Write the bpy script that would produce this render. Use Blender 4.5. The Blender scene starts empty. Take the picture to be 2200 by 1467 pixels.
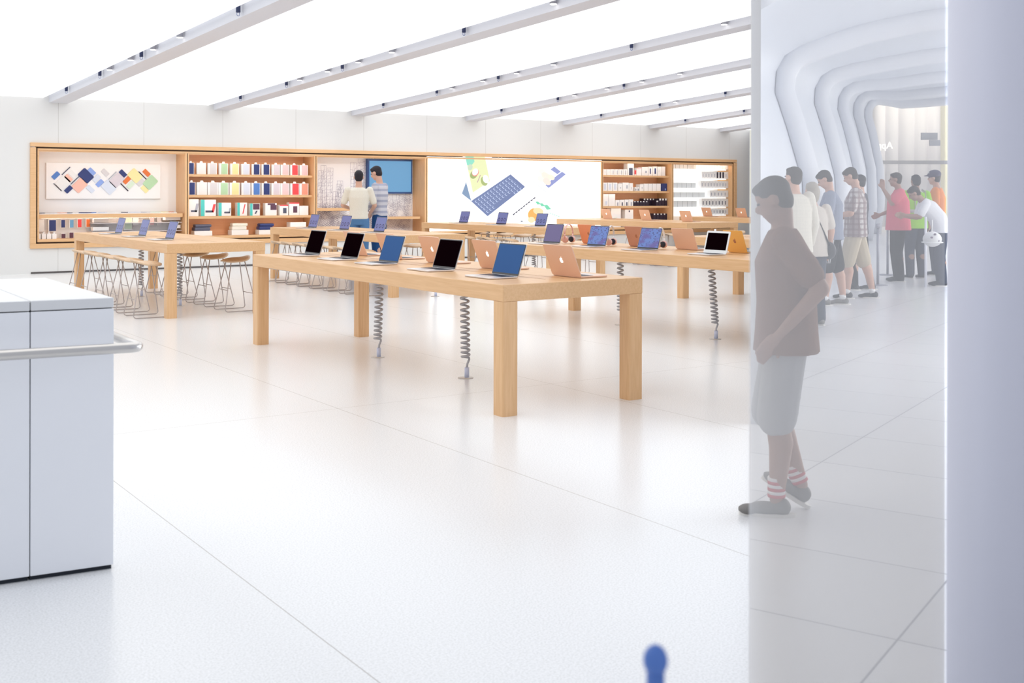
import bpy, bmesh, math, random
from mathutils import Vector, Matrix, Euler
random.seed(7)
S = bpy.context.scene
COL = S.collection
TH = 0.5999                      # heading of the camera against the shop's long axis
CT, ST = math.cos(TH), math.sin(TH)
F, HY, HC = 2452.0, 412.7, 1.5   # focal length and horizon in photo pixels, eye height in metres

# ---------------------------------------------------------------- camera
cd = bpy.data.cameras.new('camera'); cam = bpy.data.objects.new('camera', cd); COL.objects.link(cam)
cam.matrix_world = Matrix.Translation((0, 0, HC)) @ (Matrix.Rotation(-TH, 4, 'Z') @ Matrix.Rotation(math.pi/2, 4, 'X') @ Matrix.Rotation(0.0019, 4, 'Z'))
cd.sensor_width = 36; cd.lens = F/2200*36; cd.shift_y = -(733.5-HY)/2200
cd.clip_start = 0.05; cd.clip_end = 300
cd.dof.use_dof = True; cd.dof.focus_distance = 12.5; cd.dof.aperture_fstop = 5.6
S.camera = cam
# ---------------------------------------------------------------- world, exposure
w = bpy.data.worlds.new('daylight'); S.world = w; w.use_nodes = True
w.node_tree.nodes['Background'].inputs[0].default_value = (0.86, 0.90, 1.0, 1)
w.node_tree.nodes['Background'].inputs[1].default_value = 0.68
S.view_settings.view_transform = 'Standard'; S.view_settings.look = 'None'
S.view_settings.gamma = 1; S.view_settings.exposure = 0.05; S.view_settings.use_curve_mapping = False
S.cycles.use_denoising = True
S.cycles.max_bounces = 8; S.cycles.diffuse_bounces = 4; S.cycles.transparent_max_bounces = 12
S.cycles.volume_bounces = 1
PANEL_GLOW = 1.44                # luminous ceiling panels
def lamp(kind, name, loc, aim, power, col, **kw):
    l = bpy.data.lights.new(name, kind); l.energy = power; l.color = col
    for k, v in kw.items(): setattr(l, k, v)
    o = bpy.data.objects.new(name, l); COL.objects.link(o); o.location = loc
    o.rotation_euler = (Vector(aim)-Vector(loc)).to_track_quat('-Z', 'Y').to_euler(); return o
# added spots brightening the wall unit, and added area lights brightening the concourse
for a_ in (5.9, 8.7, 11.4, 14.4, 17.6, 19.6, 21.6):
    b_ = max(17.2, .96*a_+.75); lamp('SPOT', 'wall_unit_fill', (a_, b_, 3.30), (a_, 22.3, 1.25), (3.2 if a_ < 6 else 5)*((22.3-b_)**2+4), (1, .96, .91), spot_size=.95 if b_ < 18 else 1.3, spot_blend=.8, shadow_soft_size=.04)
for Y_ in (8.5, 14.5, 21, 28, 36, 44):
    x_ = .40*Y_+2.6; p_ = (x_*CT+Y_*ST, Y_*CT-x_*ST, 2.1); q_ = ((x_-5)*CT+Y_*ST, Y_*CT-(x_-5)*ST, 1.3)
    lamp('AREA', 'concourse_fill', p_, q_, 230, (.90, .95, 1), shape='RECTANGLE', size=6.0, size_y=3.0)
# ---------------------------------------------------------------- points from the photograph's pixels
def _ray(px, py):
    x, y = px-1100, py-HY
    return (x+0.0019*y)/F, (y-0.0019*x)/F
def W(px, py, b=22.03):
    """point (x, z) on the plane y = b parallel to the back wall"""
    k, m = _ray(px, py); Y = b/(CT-ST*k)
    return Y*(k*CT+ST), HC-m*Y
def FL(px, py, z=0.0):
    """point (x, y) at height z"""
    k, m = _ray(px, py); Y = (HC-z)/m
    return Y*(k*CT+ST), Y*(CT-k*ST)
def YB(px, a):
    """y of the point on the line x = a that shows in column px"""
    k = (px-1100)/F
    return a*(CT-k*ST)/(k*CT+ST)
def C2R(X, Y):
    """sideways / forward distance from the viewer -> x, y"""
    return X*CT+Y*ST, Y*CT-X*ST
# ---------------------------------------------------------------- materials
MATS = {}
def mat(name, col, rough=0.6, metal=0.0, emit=None, es=1.0, spec=0.4, noise=0.0, nscale=40, coat=0.0):
    if name in MATS: return MATS[name]
    m = bpy.data.materials.new(name); m.use_nodes = True
    nt = m.node_tree; p = nt.nodes['Principled BSDF']
    p.inputs['Base Color'].default_value = (*col, 1); p.inputs['Roughness'].default_value = rough
    p.inputs['Metallic'].default_value = metal; p.inputs['Specular IOR Level'].default_value = spec
    p.inputs['Coat Weight'].default_value = coat
    if emit: 
        p.inputs['Emission Color'].default_value = (*emit, 1); p.inputs['Emission Strength'].default_value = es
    if noise:
        tc = nt.nodes.new('ShaderNodeTexCoord'); n = nt.nodes.new('ShaderNodeTexNoise'); n.inputs['Scale'].default_value = nscale
        nt.links.new(tc.outputs['Object'], n.inputs['Vector'])
        mx = nt.nodes.new('ShaderNodeMix'); mx.data_type = 'RGBA'
        mx.inputs[6].default_value = (*[c*(1-noise) for c in col], 1); mx.inputs[7].default_value = (*[min(1, c*(1+noise)) for c in col], 1)
        nt.links.new(n.outputs['Fac'], mx.inputs[0]); nt.links.new(mx.outputs[2], p.inputs['Base Color'])
    MATS[name] = m; return m
def wood(name, c1, c2, axis=1, scale=1.0):
    if name in MATS: return MATS[name]
    m = bpy.data.materials.new(name); m.use_nodes = True; nt = m.node_tree; p = nt.nodes['Principled BSDF']
    tc = nt.nodes.new('ShaderNodeTexCoord'); mp = nt.nodes.new('ShaderNodeMapping')
    s = [26*scale]*3; s[axis] = 1.6*scale; mp.inputs['Scale'].default_value = s
    nt.links.new(tc.outputs['Object'], mp.inputs[0])
    n = nt.nodes.new('ShaderNodeTexNoise'); n.inputs['Scale'].default_value = 2.0; n.inputs['Detail'].default_value = 6; n.inputs['Distortion'].default_value = .6
    nt.links.new(mp.outputs[0], n.inputs['Vector'])
    mx = nt.nodes.new('ShaderNodeMix'); mx.data_type = 'RGBA'; mx.inputs[6].default_value = (*c1, 1); mx.inputs[7].default_value = (*c2, 1)
    nt.links.new(n.outputs['Fac'], mx.inputs[0]); nt.links.new(mx.outputs[2], p.inputs['Base Color'])
    p.inputs['Roughness'].default_value = .38; p.inputs['Specular IOR Level'].default_value = .5
    MATS[name] = m; return m
OAKY = wood('oak grain along y', (.66, .375, .165), (.87, .57, .32), 1)
OAKZ = wood('oak grain upright', (.66, .375, .165), (.87, .57, .32), 2)
OAKX = wood('oak grain along x', (.66, .375, .165), (.87, .57, .32), 0)
OAKB = wood('oak back board', (.84, .42, .21), (.95, .56, .32), 0, .7)
SEATW = wood('moulded seat wood', (.62, .42, .26), (.82, .62, .42), 0)
WHITE = mat('white card', (.93, .93, .93), .5); WALLW = None
BLACK = mat('black gloss', (.012, .010, .014), .12, spec=.5)
DARK = mat('dark plastic', (.03, .03, .045), .4)
ALU = mat('brushed aluminium', (.80, .80, .82), .3, .85)
STEEL = mat('stainless steel', (.62, .60, .58), .28, 1.0)
ROD = mat('satin steel rod', (.50, .45, .44), .4, .6)
GREYC = mat('grey cord', (.50, .50, .53), .5)
PALEB = mat('pale blue plug', (.66, .72, .92), .4)
SKIN = mat('skin', (.66, .40, .30), .55); SKIN2 = mat('tanned skin', (.42, .25, .19), .55)
# ---------------------------------------------------------------- mesh builder
class MB:
    def __init__(s): s.v = []; s.f = []; s.mi = []; s.mats = []; s.sm = []
    def m(s, mt):
        if mt not in s.mats: s.mats.append(mt)
        return s.mats.index(mt)
    def add(s, vs, fs, mt=None, smooth=False):
        o = len(s.v); s.v += [tuple(v) for v in vs]; i = s.m(mt) if mt else 0
        for f in fs: s.f.append(tuple(o+k for k in f)); s.mi.append(i); s.sm.append(smooth)
        return s
    def box(s, x0, x1, y0, y1, z0, z1, mt=None, M=None):
        vs = [Vector((x, y, z)) for z in (z0, z1) for y in (y0, y1) for x in (x0, x1)]
        if M: vs = [M @ v for v in vs]
        return s.add(vs, [(0, 2, 3, 1), (4, 5, 7, 6), (0, 1, 5, 4), (2, 6, 7, 3), (0, 4, 6, 2), (1, 3, 7, 5)], mt)
    def hexa(s, b, t, mt=None):
        """b, t: four bottom and four top corners, counter-clockwise from above"""
        return s.add(list(b)+list(t), [(3, 2, 1, 0), (4, 5, 6, 7), (0, 1, 5, 4), (1, 2, 6, 5), (2, 3, 7, 6), (3, 0, 4, 7)], mt)
    def prism(s, pts, z0, z1, mt=None, M=None, smooth=False):
        """outline in the xy plane extruded in z"""
        n = len(pts); vs = [Vector((p[0], p[1], z0)) for p in pts]+[Vector((p[0], p[1], z1)) for p in pts]
        if M: vs = [M @ v for v in vs]
        s.add(vs, [tuple(range(n-1, -1, -1)), tuple(range(n, 2*n))]+[(i, (i+1) % n, n+(i+1) % n, n+i) for i in range(n)], mt, smooth)
        return s
    def tube(s, pts, r, n=8, mt=None, closed=False, r2=None):
        pts = [Vector(p) for p in pts]; N = len(pts); rings = []; up = None
        for i, p in enumerate(pts):
            if closed: t = pts[(i+1) % N]-pts[i-1]
            else: t = pts[min(i+1, N-1)]-pts[max(i-1, 0)]
            t.normalize()
            if up is None:
                up = Vector((0, 0, 1)) if abs(t.z) < .9 else Vector((1, 0, 0))
            sd = t.cross(up); 
            if sd.length < 1e-4: sd = t.orthogonal()
            sd.normalize(); up = sd.cross(t).normalized()
            rr = r if not callable(r) else r(i/(N-1))
            rings.append([p+rr*(math.cos(a)*sd+math.sin(a)*(r2/r if r2 else 1)*up) for a in [2*math.pi*k/n for k in range(n)]])
        vs = [v for R in rings for v in R]; fs = []
        for i in range(N if closed else N-1):
            j = (i+1) % N
            for k in range(n): fs.append((i*n+k, i*n+(k+1) % n, j*n+(k+1) % n, j*n+k))
        if not closed: fs += [tuple(range(n-1, -1, -1)), tuple(range((N-1)*n, N*n))]
        return s.add(vs, fs, mt, True)
    def cyl(s, c, r, z0, z1, n=20, mt=None, r2=None):
        r2 = r if r2 is None else r2
        vs = [(c[0]+r*math.cos(2*math.pi*k/n), c[1]+r*math.sin(2*math.pi*k/n), z0) for k in range(n)]
        vs += [(c[0]+r2*math.cos(2*math.pi*k/n), c[1]+r2*math.sin(2*math.pi*k/n), z1) for k in range(n)]
        return s.add(vs, [tuple(range(n-1, -1, -1)), tuple(range(n, 2*n))]+[(i, (i+1) % n, n+(i+1) % n, n+i) for i in range(n)], mt, True)
    def ell(s, c, r, M=None, mt=None, nu=16, nv=10):
        c = Vector(c); vs = []; fs = []
        for j in range(1, nv):
            ph = math.pi*j/nv
            for i in range(nu):
                a = 2*math.pi*i/nu; d = Vector((r[0]*math.sin(ph)*math.cos(a), r[1]*math.sin(ph)*math.sin(a), r[2]*math.cos(ph)))
                vs.append(c+((M @ d) if M else d))
        t = Vector((0, 0, r[2])); t = (M @ t) if M else t
        vs += [c+t, c-t]; T = len(vs)-2
        for j in range(nv-2):
            for i in range(nu): fs.append((j*nu+i, (j+1)*nu+i, (j+1)*nu+(i+1) % nu, j*nu+(i+1) % nu))
        for i in range(nu): fs.append((T, i, (i+1) % nu)); fs.append((T+1, (nv-2)*nu+(i+1) % nu, (nv-2)*nu+i))
        return s.add(vs, fs, mt, True)
    def build(s, name, mt=None, parent=None, bevel=0, loc=None, seg=2):
        me = bpy.data.meshes.new(name); me.from_pydata(s.v, [], s.f)
        for m_ in (s.mats or [mt]):
            me.materials.append(m_)
        me.polygons.foreach_set('material_index', s.mi); me.polygons.foreach_set('use_smooth', s.sm); me.update()
        o = bpy.data.objects.new(name, me); COL.objects.link(o)
        if parent: o.parent = parent
        if loc: o.location = loc
        if bevel:
            b = o.modifiers.new('bevel', 'BEVEL'); b.width = bevel; b.segments = seg; b.limit_method = 'ANGLE'
        return o
def tag(o, label=None, cat=None, group=None, kind=None):
    if label: o['label'] = label
    if cat: o['category'] = cat
    if group: o['group'] = group
    if kind: o['kind'] = kind
    return o
def thing(name, label, cat, loc=(0, 0, 0), rz=0, group=None):
    o = bpy.data.objects.new(name, None); COL.objects.link(o); o.location = loc; o.rotation_euler = (0, 0, rz)
    o.empty_display_size = .1
    return tag(o, label, cat, group)
def dup(r, loc, rz=None, label=None, group=None, parent=None):
    c = r.copy(); COL.objects.link(c)
    if parent is not None: c.parent = parent
    if loc is not None: c.location = loc
    if rz is not None: c.rotation_euler = (0, 0, rz)
    if label: c['label'] = label
    if group: c['group'] = group
    for ch in [x for x in r.children]: dup(ch, None, parent=c)
    return c
def struct(o, label=None): o['kind'] = 'structure'; return tag(o, label)
def bx(name, x0, x1, y0, y1, z0, z1, mt, parent=None, bevel=0): return MB().box(x0, x1, y0, y1, z0, z1).build(name, mt, parent, bevel)
ORD = ['first', 'second', 'third', 'fourth', 'fifth', 'sixth', 'seventh', 'eighth', 'ninth', 'tenth', 'eleventh', 'twelfth', 'thirteenth', 'fourteenth', 'fifteenth', 'sixteenth']
# ---------------------------------------------------------------- the shell
BW = 22.03; RIGHT = 22.92
def floor_mat():
    m = bpy.data.materials.new('terrazzo'); m.use_nodes = True; nt = m.node_tree; p = nt.nodes['Principled BSDF']; L = nt.links.new
    tc = nt.nodes.new('ShaderNodeTexCoord'); n = nt.nodes.new('ShaderNodeTexNoise'); n.inputs['Scale'].default_value = 130; n.inputs['Detail'].default_value = 3
    L(tc.outputs['Object'], n.inputs['Vector'])
    r = nt.nodes.new('ShaderNodeValToRGB'); r.color_ramp.elements[0].position = .3; r.color_ramp.elements[0].color = (.70, .71, .71, 1)
    r.color_ramp.elements[1].position = .6; r.color_ramp.elements[1].color = (.875, .885, .895, 1)
    L(n.outputs['Fac'], r.inputs[0]); 
    sp = nt.nodes.new('ShaderNodeSeparateXYZ'); L(tc.outputs['Object'], sp.inputs[0])
    fac = None
    for k, (ax, off, per) in enumerate(((0, 1.636-1.83*8, 1.83), (1, -31.2, 9.6))):
        a = nt.nodes.new('ShaderNodeMath'); a.operation = 'SUBTRACT'; L(sp.outputs[ax], a.inputs[0]); a.inputs[1].default_value = off
        b = nt.nodes.new('ShaderNodeMath'); b.operation = 'DIVIDE'; L(a.outputs[0], b.inputs[0]); b.inputs[1].default_value = per
        c = nt.nodes.new('ShaderNodeMath'); c.operation = 'FRACT'; L(b.outputs[0], c.inputs[0])
        d = nt.nodes.new('ShaderNodeMath'); d.operation = 'LESS_THAN'; L(c.outputs[0], d.inputs[0]); d.inputs[1].default_value = .0026/per*1.5
        if fac: 
            e = nt.nodes.new('ShaderNodeMath'); e.operation = 'MAXIMUM'; L(fac.outputs[0], e.inputs[0]); L(d.outputs[0], e.inputs[1]); fac = e
        else: fac = d
    mx = nt.nodes.new('ShaderNodeMix'); mx.data_type = 'RGBA'; L(fac.outputs[0], mx.inputs[0]); L(r.outputs[0], mx.inputs[6]); mx.inputs[7].default_value = (.42, .40, .38, 1)
    L(mx.outputs[2], p.inputs['Base Color']); p.inputs['Roughness'].default_value = .22; p.inputs['Specular IOR Level'].default_value = .5
    return m
def wall_mat():
    m = bpy.data.materials.new('wall panels'); m.use_nodes = True; nt = m.node_tree; p = nt.nodes['Principled BSDF']; L = nt.links.new
    tc = nt.nodes.new('ShaderNodeTexCoord'); sp = nt.nodes.new('ShaderNodeSeparateXYZ'); L(tc.outputs['Object'], sp.inputs[0])
    a = nt.nodes.new('ShaderNodeMath'); a.operation = 'SUBTRACT'; L(sp.outputs[0], a.inputs[0]); a.inputs[1].default_value = 4.955-15.62
    b = nt.nodes.new('ShaderNodeMath'); b.operation = 'DIVIDE'; L(a.outputs[0], b.inputs[0]); b.inputs[1].default_value = 1.562
    c = nt.nodes.new('ShaderNodeMath'); c.operation = 'FRACT'; L(b.outputs[0], c.inputs[0])
    d = nt.nodes.new('ShaderNodeMath'); d.operation = 'LESS_THAN'; L(c.outputs[0], d.inputs[0]); d.inputs[1].default_value = .006
    mx = nt.nodes.new('ShaderNodeMix'); mx.data_type = 'RGBA'; L(d.outputs[0], mx.inputs[0]); mx.inputs[6].default_value = (.775, .775, .765, 1); mx.inputs[7].default_value = (.6, .59, .57, 1)
    L(mx.outputs[2], p.inputs['Base Color']); p.inputs['Roughness'].default_value = .6; p.inputs['Specular IOR Level'].default_value = .2
    return m
WALLM = wall_mat()
struct(bx('floor', -14, 62, -12, 62, -.12, 0, floor_mat()))
CX0, CX1 = W(64, 400)[0], W(1580.5, 400)[0]      # the wall unit
ZT, ZB = 2.385, .458
o = MB(); o.box(-6, CX0+.03, BW, BW+.25, 0, 4.2); o.box(CX0+.03, CX1-.03, BW, BW+.25, 0, ZB+.03); o.box(CX0+.03, CX1-.03, BW, BW+.25, ZT-.03, 4.2); o.box(CX1-.03, RIGHT, BW, BW+.25, 0, 4.2)
struct(o.build('wall_back', WALLM))
struct(bx('wall_left', -6.2, -6, 2, BW+.25, 0, 4.6, mat('plain wall', (.42, .42, .43), .7)))
struct(bx('shade_strip_back', CX0+.02, RIGHT, BW-.012, BW, .004, .03, mat('shadow gap', (.10, .09, .09), .6)))  # dark strip painted for the shade along the wall foot
# the partition between the shop and the concourse
dirw = Vector((.2095*CT+ST, CT-.2095*ST, 0)).normalized(); nrw = Vector((dirw.y, -dirw.x, 0))
def wp(Y, off): 
    v = Vector((*C2R(.2095*Y, Y), 0))+nrw*off; return v
PY0, PY1 = 7.4, 31.35
o = MB(); a, b_, c, d = wp(PY0, .0), wp(PY0, .06), wp(PY1, .06), wp(PY1, 0)
o.hexa([a, b_, c, d], [p+Vector((0, 0, 5.2)) for p in (a, b_, c, d)])
struct(o.build('wall_right', mat('partition white', (.80, .81, .84), .5)))
# ceiling: ruled strips that rise towards the front
BEAMPX = [105.5, 459, 755, 1001, 1209, 1395, 1547]
BA = [W(px, 240)[0] for px in BEAMPX]
SL = [.0388, .0432, .049, .0553, .0573, .0587, .0637]
def ceil_s(a):
    if a <= BA[0]: return SL[0]
    for i in range(6):
        if a <= BA[i+1]: t = (a-BA[i])/(BA[i+1]-BA[i]); return SL[i]*(1-t)+SL[i+1]*t
    return SL[6]
def cz(a, b): return 3.206+ceil_s(a)*(BW-b)
def strip(o, a0, a1, zoff, th, b0=3.6, b1=BW, n=1, mt=None):
    q = [(a0, b0), (a1, b0), (a1, b1), (a0, b1)]
    o.hexa([(x, y, cz(x, y)+zoff) for x, y in q], [(x, y, cz(x, y)+zoff+th) for x, y in q], mt)
def cut_right(ob):
    """trim what would run past the partition"""
    bm = bmesh.new(); bm.from_mesh(ob.data)
    inv = ob.matrix_basis.inverted(); p = inv @ (wp(10, -.004)); n = (inv.to_3x3() @ nrw)
    g = bm.verts[:]+bm.edges[:]+bm.faces[:]
    r = bmesh.ops.bisect_plane(bm, geom=g, plane_co=p, plane_no=n, clear_outer=True)
    ed = [e for e in r['geom_cut'] if isinstance(e, bmesh.types.BMEdge)]
    if ed: bmesh.ops.holes_fill(bm, edges=ed, sides=0)
    bm.to_mesh(ob.data); bm.free(); return ob
o = MB(); strip(o, -6.2, BA[0], .34, .12); 
for i in range(6): strip(o, BA[i], BA[i+1], .34, .12)
strip(o, BA[6], RIGHT+.3, .34, .12)
struct(cut_right(o.build('ceiling', mat('ceiling plaster', (.70, .71, .74), .8))))
GLOW = bpy.data.materials.new('luminous stretch ceiling'); GLOW.use_nodes = True
nt = GLOW.node_tree; nt.nodes.clear(); e = nt.nodes.new('ShaderNodeEmission'); ou = nt.nodes.new('ShaderNodeOutputMaterial')
e.inputs[0].default_value = (.985, .99, 1.0, 1); e.inputs[1].default_value = PANEL_GLOW; nt.links.new(e.outputs[0], ou.inputs[0])
BEAMM = mat('white ceiling beam', (.70, .71, .76), .55)
edges = [-6.0]
for i in range(7): edges += [BA[i]-.10, BA[i]+.345]
edges.append(RIGHT+.3)
for k in range(8):
    a0, a1 = edges[2*k], edges[2*k+1]
    o = MB(); strip(o, a0, a1, 0, .02); ob = cut_right(o.build('luminous_ceiling_panel', GLOW))
    tag(ob, ['glowing white ceiling panel at the far left, left of every beam', 'widest-looking glowing white ceiling panel between the first and second beams',
        'glowing white ceiling panel between the second and third beams', 'glowing white ceiling panel between the third and fourth beams', 'glowing white ceiling panel between the fourth and fifth beams',
        'glowing white ceiling panel between the fifth and sixth beams', 'narrow glowing white ceiling panel between the sixth and last beams', 'smallest glowing white ceiling panel, right of the last beam'][k], 'ceiling light', 'glowing ceiling panels')
for k in range(7):
    o = MB(); strip(o, BA[k], BA[k]+.33, -.085, .36); 
    ob = cut_right(o.build('ceiling_beam', BEAMM)); tag(ob, ['leftmost pale grey ceiling beam, nearest and broadest', 'second pale grey ceiling beam from the left', 'third pale grey ceiling beam from the left', 'fourth pale grey ceiling beam from the left',
        'fifth pale grey ceiling beam from the left', 'sixth pale grey ceiling beam from the left', 'last short pale grey ceiling beam above the right end of the wall unit'][k], 'beam', 'ceiling beams')
# spot lamps and downlights that hang in the slot beside each beam
SPOT = [(0, 142, 's'), (0, 214, 's'), (0, 235, 'd'), (0, 280, 'd'), (0, 303, 's'), (0, 329, 'd'), (0, 386, 'd'), (0, 511, 's'),
 (1, 516, 's'), (1, 615, 's'), (1, 643, 'd'), (1, 703, 'd'), (1, 735, 's'), (1, 769, 'd'), (1, 841, 'd'), (1, 996, 's'), (1, 1188, 'd'),
 (2, 823, 's'), (2, 938, 's'), (2, 970, 'd'), (2, 1037, 'd'), (2, 1070, 's'), (2, 1109, 'd'), (2, 1188, 'd'), (2, 1356, 's'), (2, 1555, 'd'),
 (3, 1077, 's'), (3, 1198, 's'), (3, 1233, 'd'), (3, 1303, 'd'), (3, 1340, 's'), (3, 1378, 'd'), (3, 1460, 'd'),
 (4, 1291, 's'), (4, 1417, 's'), (4, 1450, 'd'), (4, 1558, 's'), (5, 1472, 's'), (5, 1598, 's')]
LAMPW = mat('lit lamp face', (1, 1, 1), .4, emit=(1, .97, .93), es=2.2); NAVYD = mat('dark blue lamp body', (.03, .045, .12), .4)
protos = {}
for kind in 'sd':
    if kind == 's':
        r = thing('spot_lamp', 'x', 'spot lamp'); MB().cyl((0, 0), .026, -.045, .16, 14).build('lamp_body', NAVYD, r)
        MB().tube([(.017*math.cos(t), 0, -.064+.022*math.sin(t)) for t in [2*math.pi*i/12 for i in range(12)]], .004, 6, closed=True).build('bulb_ring', mat('bulb ring', (.25, .3, .5), .3, .5), r)
    else:
        r = thing('downlight', 'x', 'downlight'); MB().cyl((0, 0), .042, -.022, .16, 18, r2=.04).build('lamp_body', mat('lamp can', (.35, .36, .42), .5), r)
        MB().cyl((0, 0), .040, -.030, -.0225, 18).build('lamp_face', LAMPW, r)
    protos[kind] = r
cnt = {}
seen = set()
for (bi, px, kd) in SPOT:
    a = BA[bi]-.055; b = YB(px, a); z = cz(a, b)-.0
    cnt[(bi, kd)] = cnt.get((bi, kd), 0)+1; n = cnt[(bi, kd)]
    lab = ('small dark spot lamp' if kd == 's' else 'small lit round downlight')+', '+ORD[n-1]+' of its kind from the wall beside '+('the leftmost' if bi == 0 else 'the '+ORD[bi])+' beam'
    g = 'spot lamps along the beams' if kd == 's' else 'downlights along the beams'
    if kd not in seen: seen.add(kd); r = protos[kd]; r.location = (a, b, z); tag(r, lab, None, g)
    else: dup(protos[kd], (a, b, z), 0, lab, g)
# ---------------------------------------------------------------- wall unit with six bays
DEP = .55
unit = thing('wall_display_unit', 'long oak display unit set into the back wall, six bays', 'display unit', (0, 0, 0))
DIV = [CX0]+[W(px, 400)[0] for px in (402, 678, 915.5, 1293, 1444)]+[CX1]
o = MB(); y0, y1 = BW-.05, BW+.06
o.box(CX0, CX1, y0, y1, ZT-.075, ZT); o.box(CX0, CX1, y0, y1, ZB, ZB+.085); o.box(CX0, CX0+.10, y0, y1, ZB+.085, ZT-.085); o.box(CX1-.10, CX1, y0, y1, ZB+.085, ZT-.085)
o.build('outer_frame', OAKX, unit, .006)
RV = mat('dark reveal', (.06, .035, .02), .7)
o = MB(); zi0, zi1 = ZB+.085, ZT-.075
o.box(CX0+.10, CX1-.10, BW+.0, BW+.05, zi1-.028, zi1); o.box(CX0+.10, CX1-.10, BW, BW+.05, zi0, zi0+.028)
o.box(CX0+.10, CX0+.128, BW, BW+.05, zi0, zi1); o.box(CX1-.128, CX1-.10, BW, BW+.05, zi0, zi1)
o.build('shadow_reveal', RV, unit)
zi0 += .028; zi1 -= .028
o = MB(); X0, X1 = CX0+.128, CX1-.128
o.box(X0, X1, BW-.02, BW+DEP, zi1-.035, zi1); o.box(X0, X1, BW-.02, BW+DEP, zi0, zi0+.05); o.box(X0, X0+.03, BW-.02, BW+DEP, zi0+.05, zi1-.035); o.box(X1-.03, X1, BW-.02, BW+DEP, zi0+.05, zi1-.035)
o.build('inner_case', OAKX, unit, .003)
for x in DIV[1:-1]:
    o = MB(); q0, q1 = zi0+.05, zi1-.035; o.box(x-.045, x-.008, BW-.02, BW+DEP, q0, q1, OAKZ); o.box(x-.008, x+.008, BW-.012, BW+DEP, q0, q1, RV); o.box(x+.008, x+.03, BW-.02, BW+DEP, q0, q1, OAKZ)
    o.build('divider', None, unit)
ZLO, ZHI = zi0+.05, zi1-.035
BAYW = mat('white bay lining', (.93, .92, .92), .5); BAYG = mat('backlit bay lining', (.93, .93, .92), .5, emit=(1, 1, .98), es=.12)
MURAL = mat('white mural panel', (.90, .90, .92), .6)
for k in range(6):
    a0 = (X0+.03) if k == 0 else DIV[k]+.03; a1 = (X1-.03) if k == 5 else DIV[k+1]-.045
    mt = [BAYW, OAKB, MURAL, OAKB, OAKB, BAYG][k]
    bx('back_panel', a0, a1, BW+DEP-.02, BW+DEP, ZLO, ZHI, mt, unit)
BK = BW+DEP-.021
def bay(k): return ((X0+.03) if k == 0 else DIV[k]+.03, (X1-.03) if k == 5 else DIV[k+1]-.045)
def shelf(k, z, th=.045, d=None, name='shelf', a0=None, a1=None, mt=OAKX, front=.06):
    p, q = bay(k); bx('fill_strip', p+.05, q-.05, BW+front+.014, BW+front+.018, z-th-.010, z-th-.001, BAY_FILL, unit); return MB().box(a0 if a0 is not None else p, a1 if a1 is not None else q, BW+front, BK, z-th, z).box(p, q, BW+front, BW+front+.012, z-th-.013, z-th).build(name, mt, unit)
# BAY_FILL strips: glow added under bay tops and shelves to brighten the bays
BAY_FILL = mat('warm fill strip', (1, 1, 1), .5, emit=(1, .93, .84), es=10.0)
for k in (0, 1, 2, 4, 5):
    p, q = bay(k); bx('fill_strip_lip', p, q, BW+.0, BW+.012, ZHI-.022, ZHI, OAKX, unit); bx('fill_strip', p+.05, q-.05, BW+.013, BW+.018, ZHI-.019, ZHI-.003, BAY_FILL, unit)  # lip boards added only to hide the glowing strips
# --- bay one: pale cases on a board, ledge, hooks
PLASTIC = {}
def pl(c):
    if c not in PLASTIC:
        P = dict(navy=(.035, .055, .20), blue=(.10, .24, .62), sky=(.16, .40, .68), coral=(.93, .36, .26), white=(.88, .88, .88), grey=(.72, .70, .72), ice=(.72, .78, .90), lilac=(.72, .66, .72),
            yellow=(.95, .84, .42), green=(.50, .74, .47), orange=(.80, .20, .05), red=(.85, .08, .09), pink=(.95, .62, .64), black=(.03, .02, .04), charcoal=(.10, .11, .17), plum=(.13, .06, .10), mint=(.72, .86, .70), cream=(.86, .83, .74), periwinkle=(.28, .42, .85), peach=(.95, .55, .45), teal=(.10, .62, .58), steel=(.45, .47, .55))
        PLASTIC[c] = mat('case '+c, P[c], .45)
    return PLASTIC[c]
p0 = W(98, 349, BK); p1 = W(343, 427, BK)
brd = bx('display_board', p0[0], p1[0], BK-.05, BK-.002, p1[1], p0[1], mat('board white', (.96, .95, .95), .4), None, .004); tag(brd, 'white display board of coloured cases on the wall in the left bay', 'display board')
cp = BK-.052
def tilt_card(px, py, w_, h_, ang, c, i, nm):
    x, z = W(px, py, cp); M = Matrix.Translation((x, cp, z)) @ Matrix.Rotation(math.radians(ang), 4, 'Y')
    r_ = min(w_, h_)*.12 if min(w_, h_) > .03 else .003
    pts = [(sx*(w_/2-r_)+r_*math.cos(t), sy*(h_/2-r_)+r_*math.sin(t)) for sx, sy, t0 in ((1, 1, 0), (-1, 1, math.pi/2), (-1, -1, math.pi), (1, -1, 1.5*math.pi)) for t in (t0, t0+math.pi/4, t0+math.pi/2)]
    return MB().prism(pts, 0, .014, M=M @ Matrix.Rotation(math.pi/2, 4, 'X')).build(nm, pl(c))
CARDS = [(119.5, 377, .11, .075, 'blue', 1, 'w'), (116+10, 400-4, 0, 0, '', 0, ''),]
s_ = 260/2200
def P6(x, y): return 90+x*s_, 340+y*s_
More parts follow.
